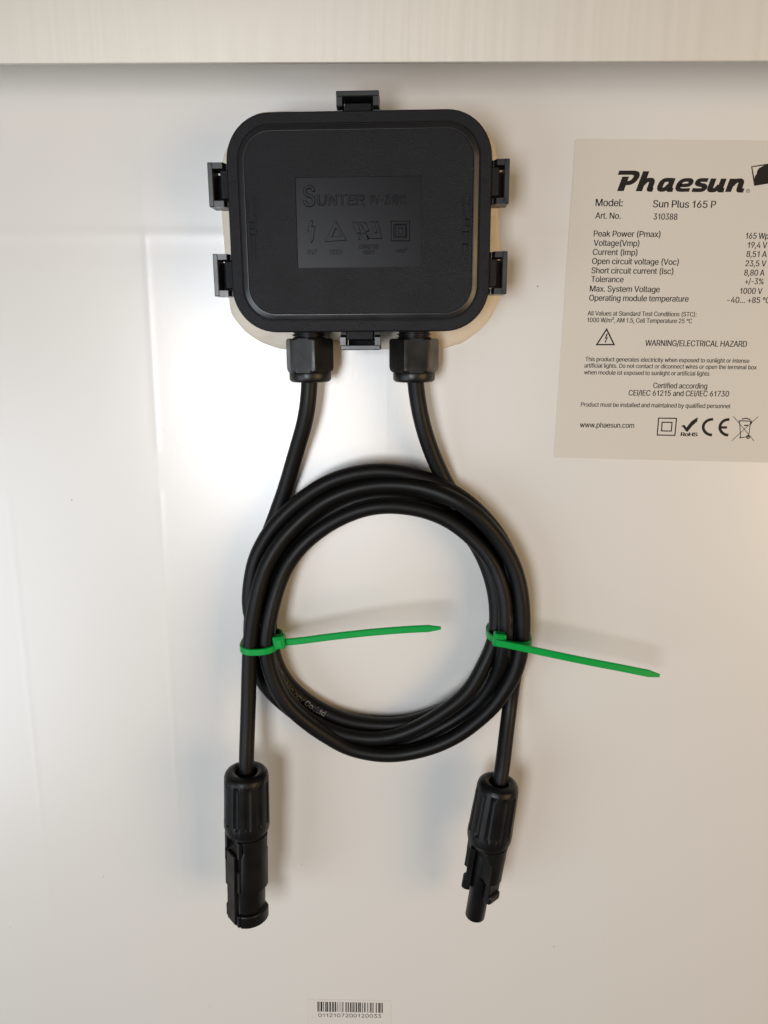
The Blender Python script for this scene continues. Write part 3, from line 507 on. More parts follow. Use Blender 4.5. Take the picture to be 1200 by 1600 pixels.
# raised lettering on the name plate
EM = .42
def bp_(px, py): return P(px, py, ZP)
def plate_text(bm, s, x0, x1, yb, cappx, off=0., yb1=None, ex=EM):
    a, b = bp_(x0, yb), bp_(x1, yb if yb1 is None else yb1)
    put_text(bm, s, a, b, cappx/scale_at(a), extrude=ex, offset=off, zoff=0)
def Z(x, y): return (450+x*220/1200, 260+y*220/1200)     # coordinates read off an enlarged view
def zt(bm, s, x0, x1, yb, cap, off=0., yb1=None, ex=None):
    ex = ex or (EM if cap > 120 else .32 if cap > 75 else .26 if cap > 60 else .15)
    X0, Y0 = Z(x0, yb); X1, Y1 = Z(x1, yb if yb1 is None else yb1)
    plate_text(bm, s, X0, X1, Y0, cap*220/1200, off, Y1, ex)
bm = bmesh.new()
zt(bm, 'S', 128, 238, 338, 158); zt(bm, 'UNTER', 248, 655, 328, 80, 0, 326)
link('raised_maker_name', bm, M_PLATE, lid, smooth=30)
bm = bmesh.new(); zt(bm, 'PV-ZH011', 700, 1005, 324, 72, 0, 318)
link('raised_type_text', bm, M_PLATE, lid, smooth=30)
def raised(bm, pts, h=EM):
    q = [bp_(*Z(*p)) for p in pts]
    c = sum(q, Vector())/len(q)
    loft(bm, [[p+(p-c).normalized()*.3-Vector((0,0,.1)) for p in q], [p+Vector((0,0,h)) for p in q]])
def raised_ring(bm, outer, inner, h=EM):
    o = [bp_(*Z(*p)) for p in outer]; i = [bp_(*Z(*p)) for p in inner]
    dn, up = Vector((0,0,-.1)), Vector((0,0,h))
    co, ci = sum(o, Vector())/len(o), sum(i, Vector())/len(i)
    gr = lambda p, c, k: p+(p-c).normalized()*k
    L = [[gr(p,co,.35)+dn for p in o],[p+up for p in o],[p+up for p in i],[gr(p,ci,-.35)+dn for p in i]]
    loft(bm, L+[L[0]], False, False)
bm = bmesh.new()
raised(bm, [(188,468),(210,468),(200,520),(232,515),(212,605),(222,605),(200,648),(186,605),(196,605),(208,545),(172,560)])
link('raised_bolt_symbol', bm, M_PLATE, lid, smooth=0)
bm = bmesh.new(); raised_ring(bm, [(406,468),(495,628),(318,640)], [(408,520),(462,600),(370,605)])
link('raised_triangle_symbol', bm, M_PLATE, lid, smooth=0)
bm = bmesh.new()
raised(bm, [(552,480),(590,480),(618,560),(590,572)]); raised(bm, [(612,480),(660,480),(690,545),(662,560),(640,520)])
raised(bm, [(698,476),(730,476),(760,560),(738,560)]); raised(bm, [(742,476),(765,476),(798,612),(690,612),(680,585),(772,585)])
raised(bm, [(622,580),(660,572),(682,622),(664,622),(645,596),(618,624),(602,624)])
link('raised_approval_mark', bm, M_PLATE, lid, smooth=0)
bm = bmesh.new(); sq = lambda x0,x1,y0,y1: [(x0,y0),(x1,y0),(x1,y1),(x0,y1)]
raised_ring(bm, sq(882,1032,472,632), sq(900,1014,490,614)); raised_ring(bm, sq(920,1000,508,594), sq(938,982,522,580))
link('raised_insulation_symbol', bm, M_PLATE, lid, smooth=0)
bm = bmesh.new()
zt(bm, 'IP67', 166, 246, 750, 40); zt(bm, '1000V', 352, 466, 750, 40)
zt(bm, 'E300700', 606, 772, 700, 32); zt(bm, '1000V', 636, 742, 748, 34); zt(bm, '4mm²', 915, 1018, 735, 34)
link('raised_rating_text', bm, M_PLATE, lid, smooth=30)
# small marks moulded on the lid
def F_(px, py, z): return P(px, py, z)
def groove_box(bm, pts, z, wd=.28, closed=True, h=.16):
    q = [V2(F_(*p, z)) for p in pts]
    t = bmesh.new(); ribbon(t, q, wd, z+h, closed)
    r = bmesh.ops.extrude_face_region(t, geom=t.faces[:])
    for v in r['geom']:
        if isinstance(v, bmesh.types.BMVert): v.co.z -= h+.12
    me = bpy.data.meshes.new('g'); t.to_mesh(me); t.free(); bm.from_mesh(me); bpy.data.meshes.remove(me)
def mark(name, *strokes):
    b = bmesh.new()
    for a in strokes: groove_box(b, *a)
    link(name, b, M_LID, lid, smooth=0)
ZF, ZR = 24.9, 24.3
R4 = lambda x0,x1,y0,y1: [(x0,y0),(x1,y0),(x1,y1),(x0,y1)]
mark('moulded_plug_picture', ([(384.5,306.5),(398.5,306.5),(399.5,347),(386,347)], ZF), ([(387.8,311),(396,311),(396.8,341),(388.8,341)], ZF, .22),
    ([(390,347.5),(397,347.5),(397.6,357),(390.5,357)], ZF), ([(390.6,357.5),(400,357.5),(400.5,366),(391,366)], ZF), ([(391.5,366.5),(398,366.5),(399.5,408),(393,408)], ZF))
mark('moulded_plug_picture', (R4(722.5,736.3,302,343), ZF), (R4(725.2,733.5,306,339), ZF, .22), (R4(728,733,343.5,353), ZF), (R4(721.5,735.3,353.5,362), ZF), (R4(723,732.5,362.5,381.5), ZF), (R4(723,731,382,400), ZF))
for x, y, a in ((558,181,4),(562.5,507,4.5)): mark('moulded_arrow', ([(x,y-a),(x+3.6,y),(x+1.6,y+a),(x-1.6,y+a),(x-3.6,y)], ZR, .3))
for x, y, a in ((362.5,286,4.6),(758,283,4.0)): mark('moulded_arrow', ([(x-a,y),(x,y-4),(x+a,y-1.5),(x+a,y+1.5),(x,y+4)], ZR, .3))
for x, y, a in ((369,428.5,4.5),(755.5,426,4.5)): mark('moulded_arrow', ([(x-a,y),(x-1,y-2),(x+a,y-1),(x+a,y+1),(x-1,y+2)], ZR, .5))
mark('minus_sign', ([(473,508.5),(483,508)], ZR, .55, False)); mark('plus_sign', ([(643,507.3),(653,507)], ZR, .45, False), ([(648,502),(648,512)], ZR, .45, False, .19))

# snap clips
def clip(px, py, out):
    p = P(px, py, 23); x, y = loc(p)
    if out[0]:
        o = B(out[0]*HW, y, 0); reach = abs(x)-HW
    else:
        o = B(x, out[1]*HH, 0); reach = abs(y)-HH
    n = B.ex*out[0]+B.ey*out[1]; t = Vector((0,0,1)).cross(n)
    # local: x along the edge, y outward, z up
    F = Frame(o, -t, n) if (-t).cross(n).z > 0 else Frame(o, t, n)
    hw = 6.4; bar = 1.55
    b1 = bmesh.new()
    box(b1, F, -hw, hw, reach-bar, reach, 15.0, 22.9, .22)
    arm = [(-1.5,14.2),(reach-2.4,14.2),(reach-bar+.1,15.4),(reach-bar+.1,22.7),(1.7,22.7),(1.45,22.5),(.9,20.6),(-1.5,20.2)]
    for s in (-1, 1):
        a, c = (hw-1.75, hw-.03) if s > 0 else (-hw+.03, -hw+1.75)
        prism(b1, arm, lambda q, z, x_: F(x_, q, z), a, c)
    o_ = link('clip', b1, M_RIM, jbox, smooth=25)
    b2 = bmesh.new()
    tongue = [(-1.5,9.5),(1.1,9.5),(2.6,15.5),(2.75,17.6),(2.5,21.9),(2.2,22.35),(-.1,22.6),(-1.5,22.6)]
    prism(b2, tongue, lambda q, z, x_: F(x_, q, z), -3.95, 3.95)
    box(b2, F, -4.6, 4.6, 2.0, reach-.35, 9.5, 12.5)
    link('catch', b2, M_LID, o_, smooth=25)
for px, py, out in ((325,288.5,(-1,0)),(333.5,430,(-1,0)),(796,283,(1,0)),(792.5,426,(1,0)),(558.3,141,(0,1)),(563,547,(0,-1))):
    clip(px, py, out)

# cable glands
def lathe_loop(F, prof, n, flute=None):
    return [[F(r*math.cos(2*math.pi*(k+.5)/n), y, r*math.sin(2*math.pi*(k+.5)/n)) for k in range(n)] for r, y in prof]
def gland(px, turn):
    x, _ = loc(P(px, 555, 11)); o = B(x, -HH+2.6, 11.0)
    F = Frame(o, B.ex, B.ey)
    y_top = loc(P(px,529,17))[1]+HH-2.6; y_bot = loc(P(px,582,17))[1]+HH-2.6; y_end = loc(P(px,597.5,15))[1]+HH-2.6
    bmt = bmesh.new(); pr = [(4.9, .5)]
    k = 0.
    while k > y_top-1: pr += [(5.55,k),(5.55,k-.35),(5.0,k-.55),(5.0,k-.9)]; k -= 1.1
    loft(bmt, lathe_loop(F, pr+[(4.9,y_top-2.0)], 40))
    g = link('cable_gland', bmt, M_BASE, jbox, smooth=25)
    bmn = bmesh.new(); NH = 96; R = 8.35; ap = R*math.cos(math.pi/6)
    def hexr(a, rmax):
        a = (a-math.radians(turn)) % (math.pi/3)-math.pi/6
        return min(ap/math.cos(a), rmax)
    pr = [(R-.9,y_top+.02),(R-.25,y_top-.35),(R-.02,y_top-.8),(R-.02,y_bot+1.6),(R-.35,y_bot+.5),(R-.95,y_bot-.1)]
    L = []
    for rm, y in pr:
        L.append([F(hexr(2*math.pi*q/NH, rm)*math.cos(2*math.pi*q/NH), y, hexr(2*math.pi*q/NH, rm)*math.sin(2*math.pi*q/NH)) for q in range(NH)])
    loft(bmn, L)
    link('hex_nut', bmn, M_NUT, g, smooth=22)
    bmd = bmesh.new()
    pr = [(6.6,y_bot+.4),(6.95,y_bot-.1),(7.05,y_bot-.8),(7.0,y_end+.9),(6.7,y_end+.35),(6.1,y_end),(3.6,y_end),(3.1,y_end+.4),(3.0,y_end+3)]
    loft(bmd, lathe_loop(F, pr, 48))
    link('sealing_cap', bmd, M_NUT, g, smooth=40)
gland(484, 12); gland(647, -7)

# ================================================================ CABLES
RB = 2.8
A_PTS = [(484,580,11),(483.5,600,11),(481,632,11),(475,665,10.2),(464,702,8.6),(448,757,6),(433,800,4.4),(418,840,4),(406,875,4),(397,920,4),(392.5,965,4),(392,1005,4),
 (399,1040,4),(411,1066,4),(430,1088,4),(470,1121,4),(510,1146,4),(550,1162,4),(600,1168,4),(640,1160,4),(680,1141,4.3),(720,1118,5),(750,1094,6.5),(773,1062,9.5),(785,1030,12.5),(790.5,985,14),
 (789,938,13),(782,907,12),(773,885,11.5),(759,863,11),(741,844,10.5),(722,827,10.2),(705,815,10),(692,808,10),(664,797.5,10),(635,792,10),(607,790,10),(577,793,10),(548,802,10),(518,816.5,10),
 (486,839,10),(464,861,10.3),(446,887,11),(434.5,915,12),(426.5,942,13),(420,972,14),(416.5,1005,14.3),(418,1030,14),(424,1055,14),(436,1082,13.9),(451,1104,13.6),(478,1128,13),(506,1147.5,12),
 (540,1167,11),(572,1176,11),(600,1179.5,11),(625,1178.5,11),(655,1173,11),(688,1162.5,11.3),(720,1146,11.8),(751,1122,12.3),(774,1100,12.8),(793,1072,13.2),(803,1055,13.4),(811.5,1030,13.6),(816,1000,13.6),
 (817,970,13.5),(815.5,940,13.4),(811,911,13.3),(802,882,13.2),(786,853,13.2),(768,829,13.4),(748,807,13.8),(730,793,14.2),(707,778.5,14),(683,769,13),(655,761,12),(620,757,11.2),(581,758.5,11),(549,765.5,11),
 (518,777.5,11),(490,795,11.2),(461,821,11.8),(444.5,838.5,12.4),(429,860,13),(415,886,13.6),(405.5,915,14.2),(399,945,14.6),(394,975,14.8),(391,1005,14.9),(389.3,1050,15.2),(388,1100,16.3),(386.3,1150,18),(385.3,1180,19.3),(385,1205,20),(385,1225,20)]
B_PTS = [(648,580,11),(649.5,600,11),(653,628,11),(660,662,10.3),(671.5,699,9),(688.5,739,7.2),(706,771,5.5),(730,800,4.4),(757,830,4),(778,862,4),(792,900,4),(799,940,4),(800,985,4),(795,1020,4),(782,1050,4),
 (762,1073,4),(740,1088,4.2),(714,1100.5,4.5),(690,1112,4.6),(653,1126,4.8),(620,1132.5,5),(587,1132.5,5),(552,1128,5),(525,1120,5),(503,1109.5,4.8),(478,1094,4.5),(452,1070.5,4.2),(433,1041,4),(425,1012,4),(421,985,4),(421,955,4),
 (424,925,4),(434,893,4),(452,863,4.2),(478,834,4.6),(508,809,5),(545,787.5,5),(580,778,5),(612,776,5),(650,782,5),(690,798,5.2),(718,818,5.8),(742,846,6.8),(759,878,7.8),(770,910,8.5),(776,945,9),(775.5,985,9.2),(769,1012,9.4),
 (757.5,1036,9.8),(742,1066,10.2),(726,1087,10.4),(700,1107.5,10.2),(670,1127,9.8),(637,1143,9.4),(600,1153,9),(560,1152,8.8),(520,1142,8.8),(488,1126.5,8.8),(462,1107,8.9),(441,1080,9),(426,1047,9.1),(411,1010,9.2),(397,977,9.4),
 (389.5,948,9.5),(391.5,912,9.5),(398,877,9.5),(411,848.5,9.7),(428,822,9.8),(453,795.5,9.8),(480,774,9.8),(505,757.5,9.8),(537,744.5,9.8),(570,737.5,9.8),(600,736,9.8),(640,741,9.6),(675,752,9.2),(703,766,8.8),(735,788,8.5),(765,818,8.3),
 (787,850,8.2),(801,885,8),(808,920,8),(810,960,8),(809,1000,7.8),(806,1040,7),(799.5,1078,6.6),(795.5,1112,8),(790,1155,12),(785.5,1195,16),(781,1222,18),(777,1246,18)]
def cable_path(pts):
    p = [P(*q) for q in pts]
    p = resample(catmull(p, 10), .9)
    return smooth_path(p, 22)
pathA, pathB = cable_path(A_PTS), cable_path(B_PTS)
def make_cable(pts, label):
    root = thing('solar_cable', label, 'cable', pts[0], 'black cables coiled together under the junction box')
    b = bmesh.new(); tube(b, pts, RB, 20)
    j = link('cable_jacket', b, M_RUB, root, smooth=60)
    return root, j
cabA, jackA = make_cable(pathA, 'black cable from the left gland, ending in the longer fluted connector hanging straight down')
cabB, jackB = make_cable(pathB, 'black cable from the right gland, ending in the tilted connector with a round pin')
def cable_text(name, parent, pts, s, near, ang, size, m, flip=False, zlim=None):
    """lettering printed along a cable, starting next to point `near`"""
    fr = path_frames(pts)
    cand = [i for i in range(len(pts)) if zlim is None or zlim[0] <= pts[i].z <= zlim[1]]
    i0 = min(cand, key=lambda i: (pts[i]-near).length)
    V, Fc = text_mesh(s)
    k = size/CAP; b = bmesh.new(); step = .9; vs = []
    for v in V:
        f = i0+(-1 if flip else 1)*v.x*k/step
        i = int(max(0, min(len(pts)-2, math.floor(f)))); a = f-i
        p = fr[i][0].lerp(fr[i+1][0], a); sd = fr[i][2].lerp(fr[i+1][2], a); up = fr[i][3].lerp(fr[i+1][3], a)
        y = (v.y-CAP/2)*k
        th = math.radians(ang)+(-y if flip else y)/RB
        vs.append(b.verts.new(p+(sd*math.cos(th)+up*math.sin(th))*(RB+.02)))
    for f in Fc:
        try: b.faces.new([vs[i] for i in f])
        except ValueError: pass
    link(name, b, m, parent, smooth=60, recalc=False)
# printed on the strand along the lower left of the coil, and fainter elsewhere
cable_text('printed_text', jackB, pathB, 'PV Technology Co.,Ltd', P(431,1030,4.2), 80, 2.1, M_GREYINK, flip=True, zlim=(3.5,6))
cable_text('printed_text', jackB, pathB, 'PV1-F 1x4.0mm²  TUV', P(455,857,4), 75, 1.5, M_DIMINK, zlim=(3.5,6))
cable_text('printed_text', jackA, pathA, 'DC 1000V 4mm²', P(791,960,13), 50, 1.5, M_DIMINK, flip=True, zlim=(9,14.5))

# ---- connectors
def s_frame(p0, p1, extra=None):
    d = (p1-p0).normalized(); side = (-d).cross(Vector((0,0,1))).normalized()   # side = +x-ish
    return Frame(p0, side, -d)        # local x to the right, y back up the cable, z towards viewer
def cyl_loop(F, y, r, n=64, facets=()):
    lp = []
    for k in range(n):
        a = 2*math.pi*k/n; v = Vector((math.sin(a)*r, math.cos(a)*r))     # (x, z); a = 0 faces the viewer, positive to the right
        for fa, d in facets:
            dr = Vector((math.sin(fa), math.cos(fa))); e = v.dot(dr)-d
            if e > 0: v = v-dr*e
        lp.append(F(v.x, y, v.y))
    return lp
def coupling_nut(F, L, r0, r1):
    """fluted screw cap; the cable enters at y = 0, the open end is at y = -L"""
    b = bmesh.new(); n = 168; NF = 12
    def lp(y, r, depth):
        out = []
        for k in range(n):
            a = 2*math.pi*k/n; c = .5-.5*math.cos(a*NF); c = max(0., (c-.45)/.55)**.7
            rr = r-depth*c
            out.append(F(rr*math.sin(a), y, rr*math.cos(a)))
        return out
    rr = lambda t: r0+(r1-r0)*t
    L_ = [lp(-5,RB+.3,0), lp(-2.5,RB+.75,0), lp(-.5,r0-4.0,0), lp(0,r0-3.2,0), lp(.05,r0-2.2,0), lp(-.45,r0-1.0,0), lp(-1.3,r0-.35,0), lp(-2.6,rr(.04),.05), lp(-3.8,rr(.08),.6)]
    for t in (.2,.4,.6,.75): L_.append(lp(-L*t, rr(t*1.1), .62))
    L_ += [lp(-L*.79,rr(.95),.6), lp(-L*.815,rr(.97),0), lp(-L*.9,r1,0), lp(-L*.955,r1-.3,0), lp(-L*.985,r1-1.2,0), lp(-L,r1-2.4,0), lp(-L,RB,0)]
    loft(b, L_, False, True)
    return b
def radial_box(b, F, ang, r0, r1, wd, y0, y1, bev=.15, taper=0.):
    """block standing on the connector at angle ang, from radius r0 to r1, width wd, between y0 and y1"""
    a = math.radians(ang)
    er = F.ex*math.sin(a)+F.ez*math.cos(a); et = F.ex*math.cos(a)-F.ez*math.sin(a)
    G = Frame(F.o, et, F.ey)
    if G.ez.dot(er) < 0: G = Frame(F.o, -et, F.ey)
    box(b, G, -wd/2, wd/2, min(y0,y1), max(y0,y1), r0, r1, bev)

# socket connector hanging on the left
HA = 20.
p0 = P(385,1203,HA); p1 = P(387.5,1430,HA); FA = s_frame(p0, p1)
def sA(py, h): return (P(386,py,h)-p0).dot(FA.ey)
rA = 35.5/scale_at(P(385,1270,HA))
Lc = -sA(1314, HA+rA*.8)
yS1, yS2, yE = sA(1376,HA), sA(1410,HA), sA(1444.5,HA+5.5)
r1 = 33.2/scale_at(P(385,1350,HA)); r2 = r1*.83
fa = math.radians(-48)
b = bmesh.new()
fc = lambda k, r: [(fa, r*k)]
fb = lambda k, r: [(fa, r*k), (fa+math.pi, r*k)]
loft(b, [cyl_loop(FA,-Lc+3,r1-.4), cyl_loop(FA,-Lc-.3,r1-.4), cyl_loop(FA,-Lc-.35,r1,facets=fb(.66,r1)), cyl_loop(FA,-Lc-5,r1,facets=fb(.60,r1)), cyl_loop(FA,-Lc-7,r1,facets=fb(.72,r1)),
  cyl_loop(FA,yS1+.15,r1,facets=fb(.72,r1)), cyl_loop(FA,yS1-.05,r1-.2,facets=fb(.72,r1)), cyl_loop(FA,yS1-.1,r2,facets=fb(.72,r1)), cyl_loop(FA,yS2+.3,r2,facets=fb(.72,r1)), cyl_loop(FA,yS2-.15,r1-.2,facets=fb(.74,r1)), cyl_loop(FA,yS2-.5,r1,facets=fb(.74,r1)),
  cyl_loop(FA,yE+.3,r1,facets=fb(.74,r1)), cyl_loop(FA,yE,r1-.3,facets=fb(.72,r1)), cyl_loop(FA,yE,r1*.6), cyl_loop(FA,yE+9,r1*.55)], True, True)
conA = link('plug_connector', b, M_CON, cabA, smooth=28)
conA['label'] = 'socket half with a ribbed flat side and a wide end collar'
link('coupling_nut', coupling_nut(FA, Lc, rA*.965, rA*1.0), M_CON, conA, smooth=30)
b = bmesh.new()
radial_box(b, FA, -48, r1*.5, r1*.74+1.25, 6.0, -Lc-7.2, yE+.4, .3)
radial_box(b, FA, -48, r1*.45, r1*.74+.75, 9.6, yS2, yE+.2, .25)
link('guide_rib', b, M_CON, conA, smooth=25)
b = bmesh.new()
for dx in (1,):
    # frames of the two latch windows either side of the rib
    a = math.radians(-48); er = FA.ex*math.sin(a)+FA.ez*math.cos(a); et = FA.ex*math.cos(a)-FA.ez*math.sin(a)
    G = Frame(FA.o, et, FA.ey)
    if G.ez.dot(er) < 0: G = Frame(FA.o, -et, FA.ey)
    z0, z1 = r1*.62, r1*.74+.55
    for s in (-1, 1):
        xi, xo = 3.7, 5.4
        X = lambda q: s*q
        for q0, q1, y0, y1 in ((xi,xo,-Lc-.6,-Lc-7.5),(xi+1.3,xo,-Lc-7.5,-Lc-13.2),(xi-.5,xo,-Lc-13.2,yS1+(-1.2 if s<0 else .4)),(xi,xo-.3,yS2,yE+1.2)):
            box(b, G, min(X(q0),X(q1)), max(X(q0),X(q1)), min(y0,y1), max(y0,y1), z0, z1, .18)
link('latch_window', b, M_CON, conA, smooth=25)

# pin connector on the right, tilted
HB = 18.
p0 = P(779.5,1220,HB); p1 = P(743,1425,HB); FB = s_frame(p0, p1)
def sB(px, py, h): return (P(px,py,h)-p0).dot(FB.ey)
rB = 35.0/scale_at(P(765,1270,HB))
Lb = -sB(762,1331,HB+rB*.8)
y1e = sB(785,1374,HB+2); yPin = sB(741,1440,HB+3); yArm = sB(766,1410,HB+5)
rr1 = 31.5/scale_at(P(762,1345,HB)); fa2 = math.radians(-50)
b = bmesh.new()
g = lambda k: [(fa2, rr1*k), (fa2+math.pi, rr1*k)]
loft(b, [cyl_loop(FB,-Lb+3,rr1-.5), cyl_loop(FB,-Lb-.3,rr1-.3), cyl_loop(FB,-Lb-.4,rr1,facets=g(.80)), cyl_loop(FB,-Lb-5.5,rr1,facets=g(.45)), cyl_loop(FB,-Lb-7.5,rr1,facets=g(.42)),
  cyl_loop(FB,y1e+.3,rr1,facets=g(.42)), cyl_loop(FB,y1e,rr1-.3,facets=g(.40)), cyl_loop(FB,y1e-.02,4.6,facets=[(fa2,3.6)]), cyl_loop(FB,y1e-.3,4.3,facets=[(fa2,3.6)]), cyl_loop(FB,y1e-.32,3.7)], True, True)
conB = link('plug_connector', b, M_CON, cabB, smooth=28)
conB['label'] = 'pin half with a round tube between two latch arms'
link('coupling_nut', coupling_nut(FB, Lb, rB*.92, rB*1.0), M_CON, conB, smooth=30)
b = bmesh.new()
# the round pin housing leans a little to the viewer's left of the arms
rp = 15.6/scale_at(P(741,1420,HB))
loft(b, [cyl_loop(FB,-Lb-4,rp,40), cyl_loop(FB,yPin+.4,rp*.97,40), cyl_loop(FB,yPin,rp*.9,40), cyl_loop(FB,yPin,rp*.62,40), cyl_loop(FB,yPin+6,rp*.6,40)], True, True)
link('pin_housing', b, M_CON, conB, smooth=35)
def arm(ang, y_end, wd, rmid, hook):
    b = bmesh.new()
    radial_box(b, FB, ang, rmid-1.3, rmid+1.0, wd, -Lb-3, y_end, .25)
    radial_box(b, FB, ang, rmid-.7, rmid+1.9, wd-.1, y_end+.05, y_end+hook, .5)
    link('latch_arm', b, M_CON, conB, smooth=25)
arm(48, yArm, 6.6, 5.3, 3.4)
arm(-100, sB(728,1379,HB-2), 5.8, 5.1, 3.4)

# ================================================================ ZIP TIES
def strap(bm, pts, wid, ups, wd, th, teeth=0.):
    """flat strap: pts centre line, wid direction of its width, ups direction of its thickness"""
    L = []
    for i, p in enumerate(pts):
        w_ = wd[i] if isinstance(wd, list) else wd
        a, u = wid[i]*w_/2, ups[i]*(th+(teeth if i % 2 and 2 < i < len(pts)-9 else 0))/2; c = .70 if teeth else .82
        L.append([p-a*c-u, p+a*c-u, p+a-u*.5, p+a+u*.5, p+a*c+u, p-a*c+u, p-a+u*.5, p-a-u*.5])
    return L
def make_tie(label, left, right, front, back_px_shift, head_px, head_h, tail_px, loop_h, head_rot, z_lo):
    root = thing('zip_tie', label, 'zip tie', P(*left, 9), 'green zip ties round the cable coil')
    # loop: closed oval round the bundle, through left, front and right points
    l, r = P(*left, 9.), P(*right, 9.)
    c = (l+r)/2; ex = (r-l); hw = ex.length/2; ex.normalize(); ez = Vector((0,0,1))
    top = loop_h; bot = z_lo
    pts = []; N = 72
    for k in range(N):
        a = 2*math.pi*k/N; ca, sa = math.cos(a), math.sin(a); q = .62
        x = hw*(abs(ca)**q)*(1 if ca >= 0 else -1); zc = (top+bot)/2; zh = (top-bot)/2
        z = zc+zh*(abs(sa)**q)*(1 if sa >= 0 else -1)
        t = (x/hw+1)/2
        p = c+ex*x; p.z = z
        # the strap slants along the cable on its front side
        p.y += (front_slant(front, t) if z > zc else back_px_shift)*min(1, abs(z-zc)/zh*1.3)
        pts.append(p)
    pts = smooth_path(pts+pts[:1], 2)[:-1]
    W_, U_ = [], []
    for k in range(N):
        t = (pts[(k+1)%N]-pts[k-1]).normalized()
        w_ = Vector((0,1,0)); w_ = (w_-t*w_.dot(t)).normalized()
        W_.append(w_); U_.append(t.cross(w_))
    b = bmesh.new(); L = strap(b, pts, W_, U_, 2.5, 1.2); loft(b, L+[L[0]], False, False)
    bmesh.ops.remove_doubles(b, verts=b.verts, dist=1e-5)
    link('strap_loop', b, M_GRN, root, smooth=50)
    hp = P(*head_px, head_h); HF = rotframe(hp, head_rot)
    b = bmesh.new(); box(b, HF, -2.15, 2.15, -2.35, 2.35, -1.9, 2.0, .5)
    box(b, HF, -1.2, 1.2, -1.5, 1.5, 1.9, 2.35, .2)
    link('locking_head', b, M_GRN, root, smooth=25)
    tp = catmull([P(*q) for q in tail_px], 12); tp = resample(tp, .55); n = len(tp)
    W_, U_, wd = [], [], []
    for i, p in enumerate(tp):
        t = (tp[min(i+1,n-1)]-tp[max(i-1,0)]).normalized(); tw = math.radians(TWIST[0]+(TWIST[1]-TWIST[0])*i/n)
        w0 = Vector((0,0,1)).cross(t).normalized(); u0 = t.cross(w0)
        W_.append(w0*math.cos(tw)+u0*math.sin(tw)); U_.append(u0*math.cos(tw)-w0*math.sin(tw))
        e = n-1-i; wd.append(2.5 if e > 7 else 1.0+1.5*(e/8))
    b = bmesh.new(); loft(b, strap(b, tp, W_, U_, wd, 1.0, .22))
    # teeth: fine ribs across the inner side
    link('tail', b, M_GRN, root, smooth=30)
    return root
def front_slant(front, t):
    return front[0]+(front[1]-front[0])*t+front[2]*math.sin(math.pi*t)
def tie_left():
    global TWIST
    TWIST = (0, 0)
    make_tie('green zip tie on the left of the coil, its tail pointing inwards across the ring', (380.5,1003), (438,1000), [.0,.0,-.6], .6, (437,1002), 15.0,
        [(440,1004,14.5),(470,1001,15.5),(520,994.5,17.5),(580,988,19.5),(640,983.3,20.5),(689,981.3,21)], 18.0, 8, 1.2)
def tie_right():
    global TWIST
    TWIST = (10, -14)
    make_tie('green zip tie on the right of the coil, its tail pointing outwards over bare panel', (762,990), (827,997), [1.2,.3,-.6], .8, (780,998.5), 17.6,
        [(775,1004,19.8),(800,1009,21.2),(850,1019.5,21.8),(910,1032,21.5),(970,1043.5,20.5),(1030,1055.5,19.5)], 17.4, -8, 1.2)
tie_left(); tie_right()

# ================================================================ PRODUCT LABEL
LTL = P(899,217,.0); LBL = P(865,715,.0)
down = (LBL-LTL); LH = down.length; ey = -down.normalized(); LF = Frame(LTL, (ey.y,-ey.x,0), ey)
LW = 80.0; ZL = .14
bm = bmesh.new()
loft(bm, [[LF(x+LW/2, y-LH/2, z) for x,y in rrect(LW/2, LH/2, .8, 5)] for z in (.01, ZL)])
lab = link('product_label', bm, M_PAPER, None, smooth=0)
lab['label'] = 'large beige printed data sticker at the right edge, with specifications and symbols'; lab['category'] = 'label'
ZI = ZL+.03
def L_(px, py): return P(px, py, ZL)
def lt(bm, s, x0, x1, yb, cappx, yb1=None, off=.0, shear=0.):
    a, b_ = L_(x0, yb), L_(x1, yb if yb1 is None else yb1)
    cm = cappx/scale_at(a); dx = (b_-a).normalized()*cm*.022      # ink spread: printed twice, a hair apart
    put_text(bm, s, a-dx, b_-dx, cm, zoff=.03); put_text(bm, s, a+dx, b_+dx, cm, zoff=.036)
def sl(x0, x1, yb): return yb+(x1-x0)*.011
def line(bm, s, x0, x1, yb, cap, off=0.0): lt(bm, s, x0, x1, yb, cap, sl(x0,x1,yb), off)
OFF = 0
bm = bmesh.new()
line(bm, 'Model:', 930.5, 972.5, 322, 10.6, OFF); line(bm, 'Sun Plus 165 P', 1020, 1118, 324, 10.6, OFF)
line(bm, 'Art. No.', 930, 969.5, 341.5, 9, OFF); line(bm, '310388', 1021, 1058, 343, 9, OFF)
link('model_text', bm, M_INK, lab, smooth=0)
bm = bmesh.new()
for s, x0, x1, y in (('Peak Power (Pmax)',927.5,1031.5,369.5),('Voltage(Vmp)',927.5,998.5,384),('Current (Imp)',926,995.5,398.3),('Open circuit voltage (Voc)',925,1060,412.5),
     ('Short circuit current (Isc)',924,1051.5,427),('Tolerance',923.5,974,440.6),('Max. System Voltage',921.5,1030.5,455.5),('Operating module temperature',920.5,1075.5,469.8)):
    line(bm, s, x0, x1, y, 8.9, OFF)
for s, x0, x1, y in (('165 Wp',1165,1200.5,373),('19,4 V',1168,1198,387.3),('8,51 A',1166,1197.5,401.5),('23,5 V',1164.5,1196.5,416),('8,80 A',1162.5,1194,430.5),('+/-3%',1164,1192.5,444),('1000 V',1156,1190.5,459),('-40… +85 °C',1136,1203,473)):
    line(bm, s, x0, x1, y, 8.9, OFF)
link('specification_text', bm, M_INK, lab, smooth=0)
bm = bmesh.new()
line(bm, 'All Values at Standard Test Conditions (STC):', 918, 1088, 492.8, 6.8, OFF); line(bm, '1000 W/m², AM 1.5, Cell Temperature 25 °C', 917.5, 1081, 503.3, 6.8, OFF)
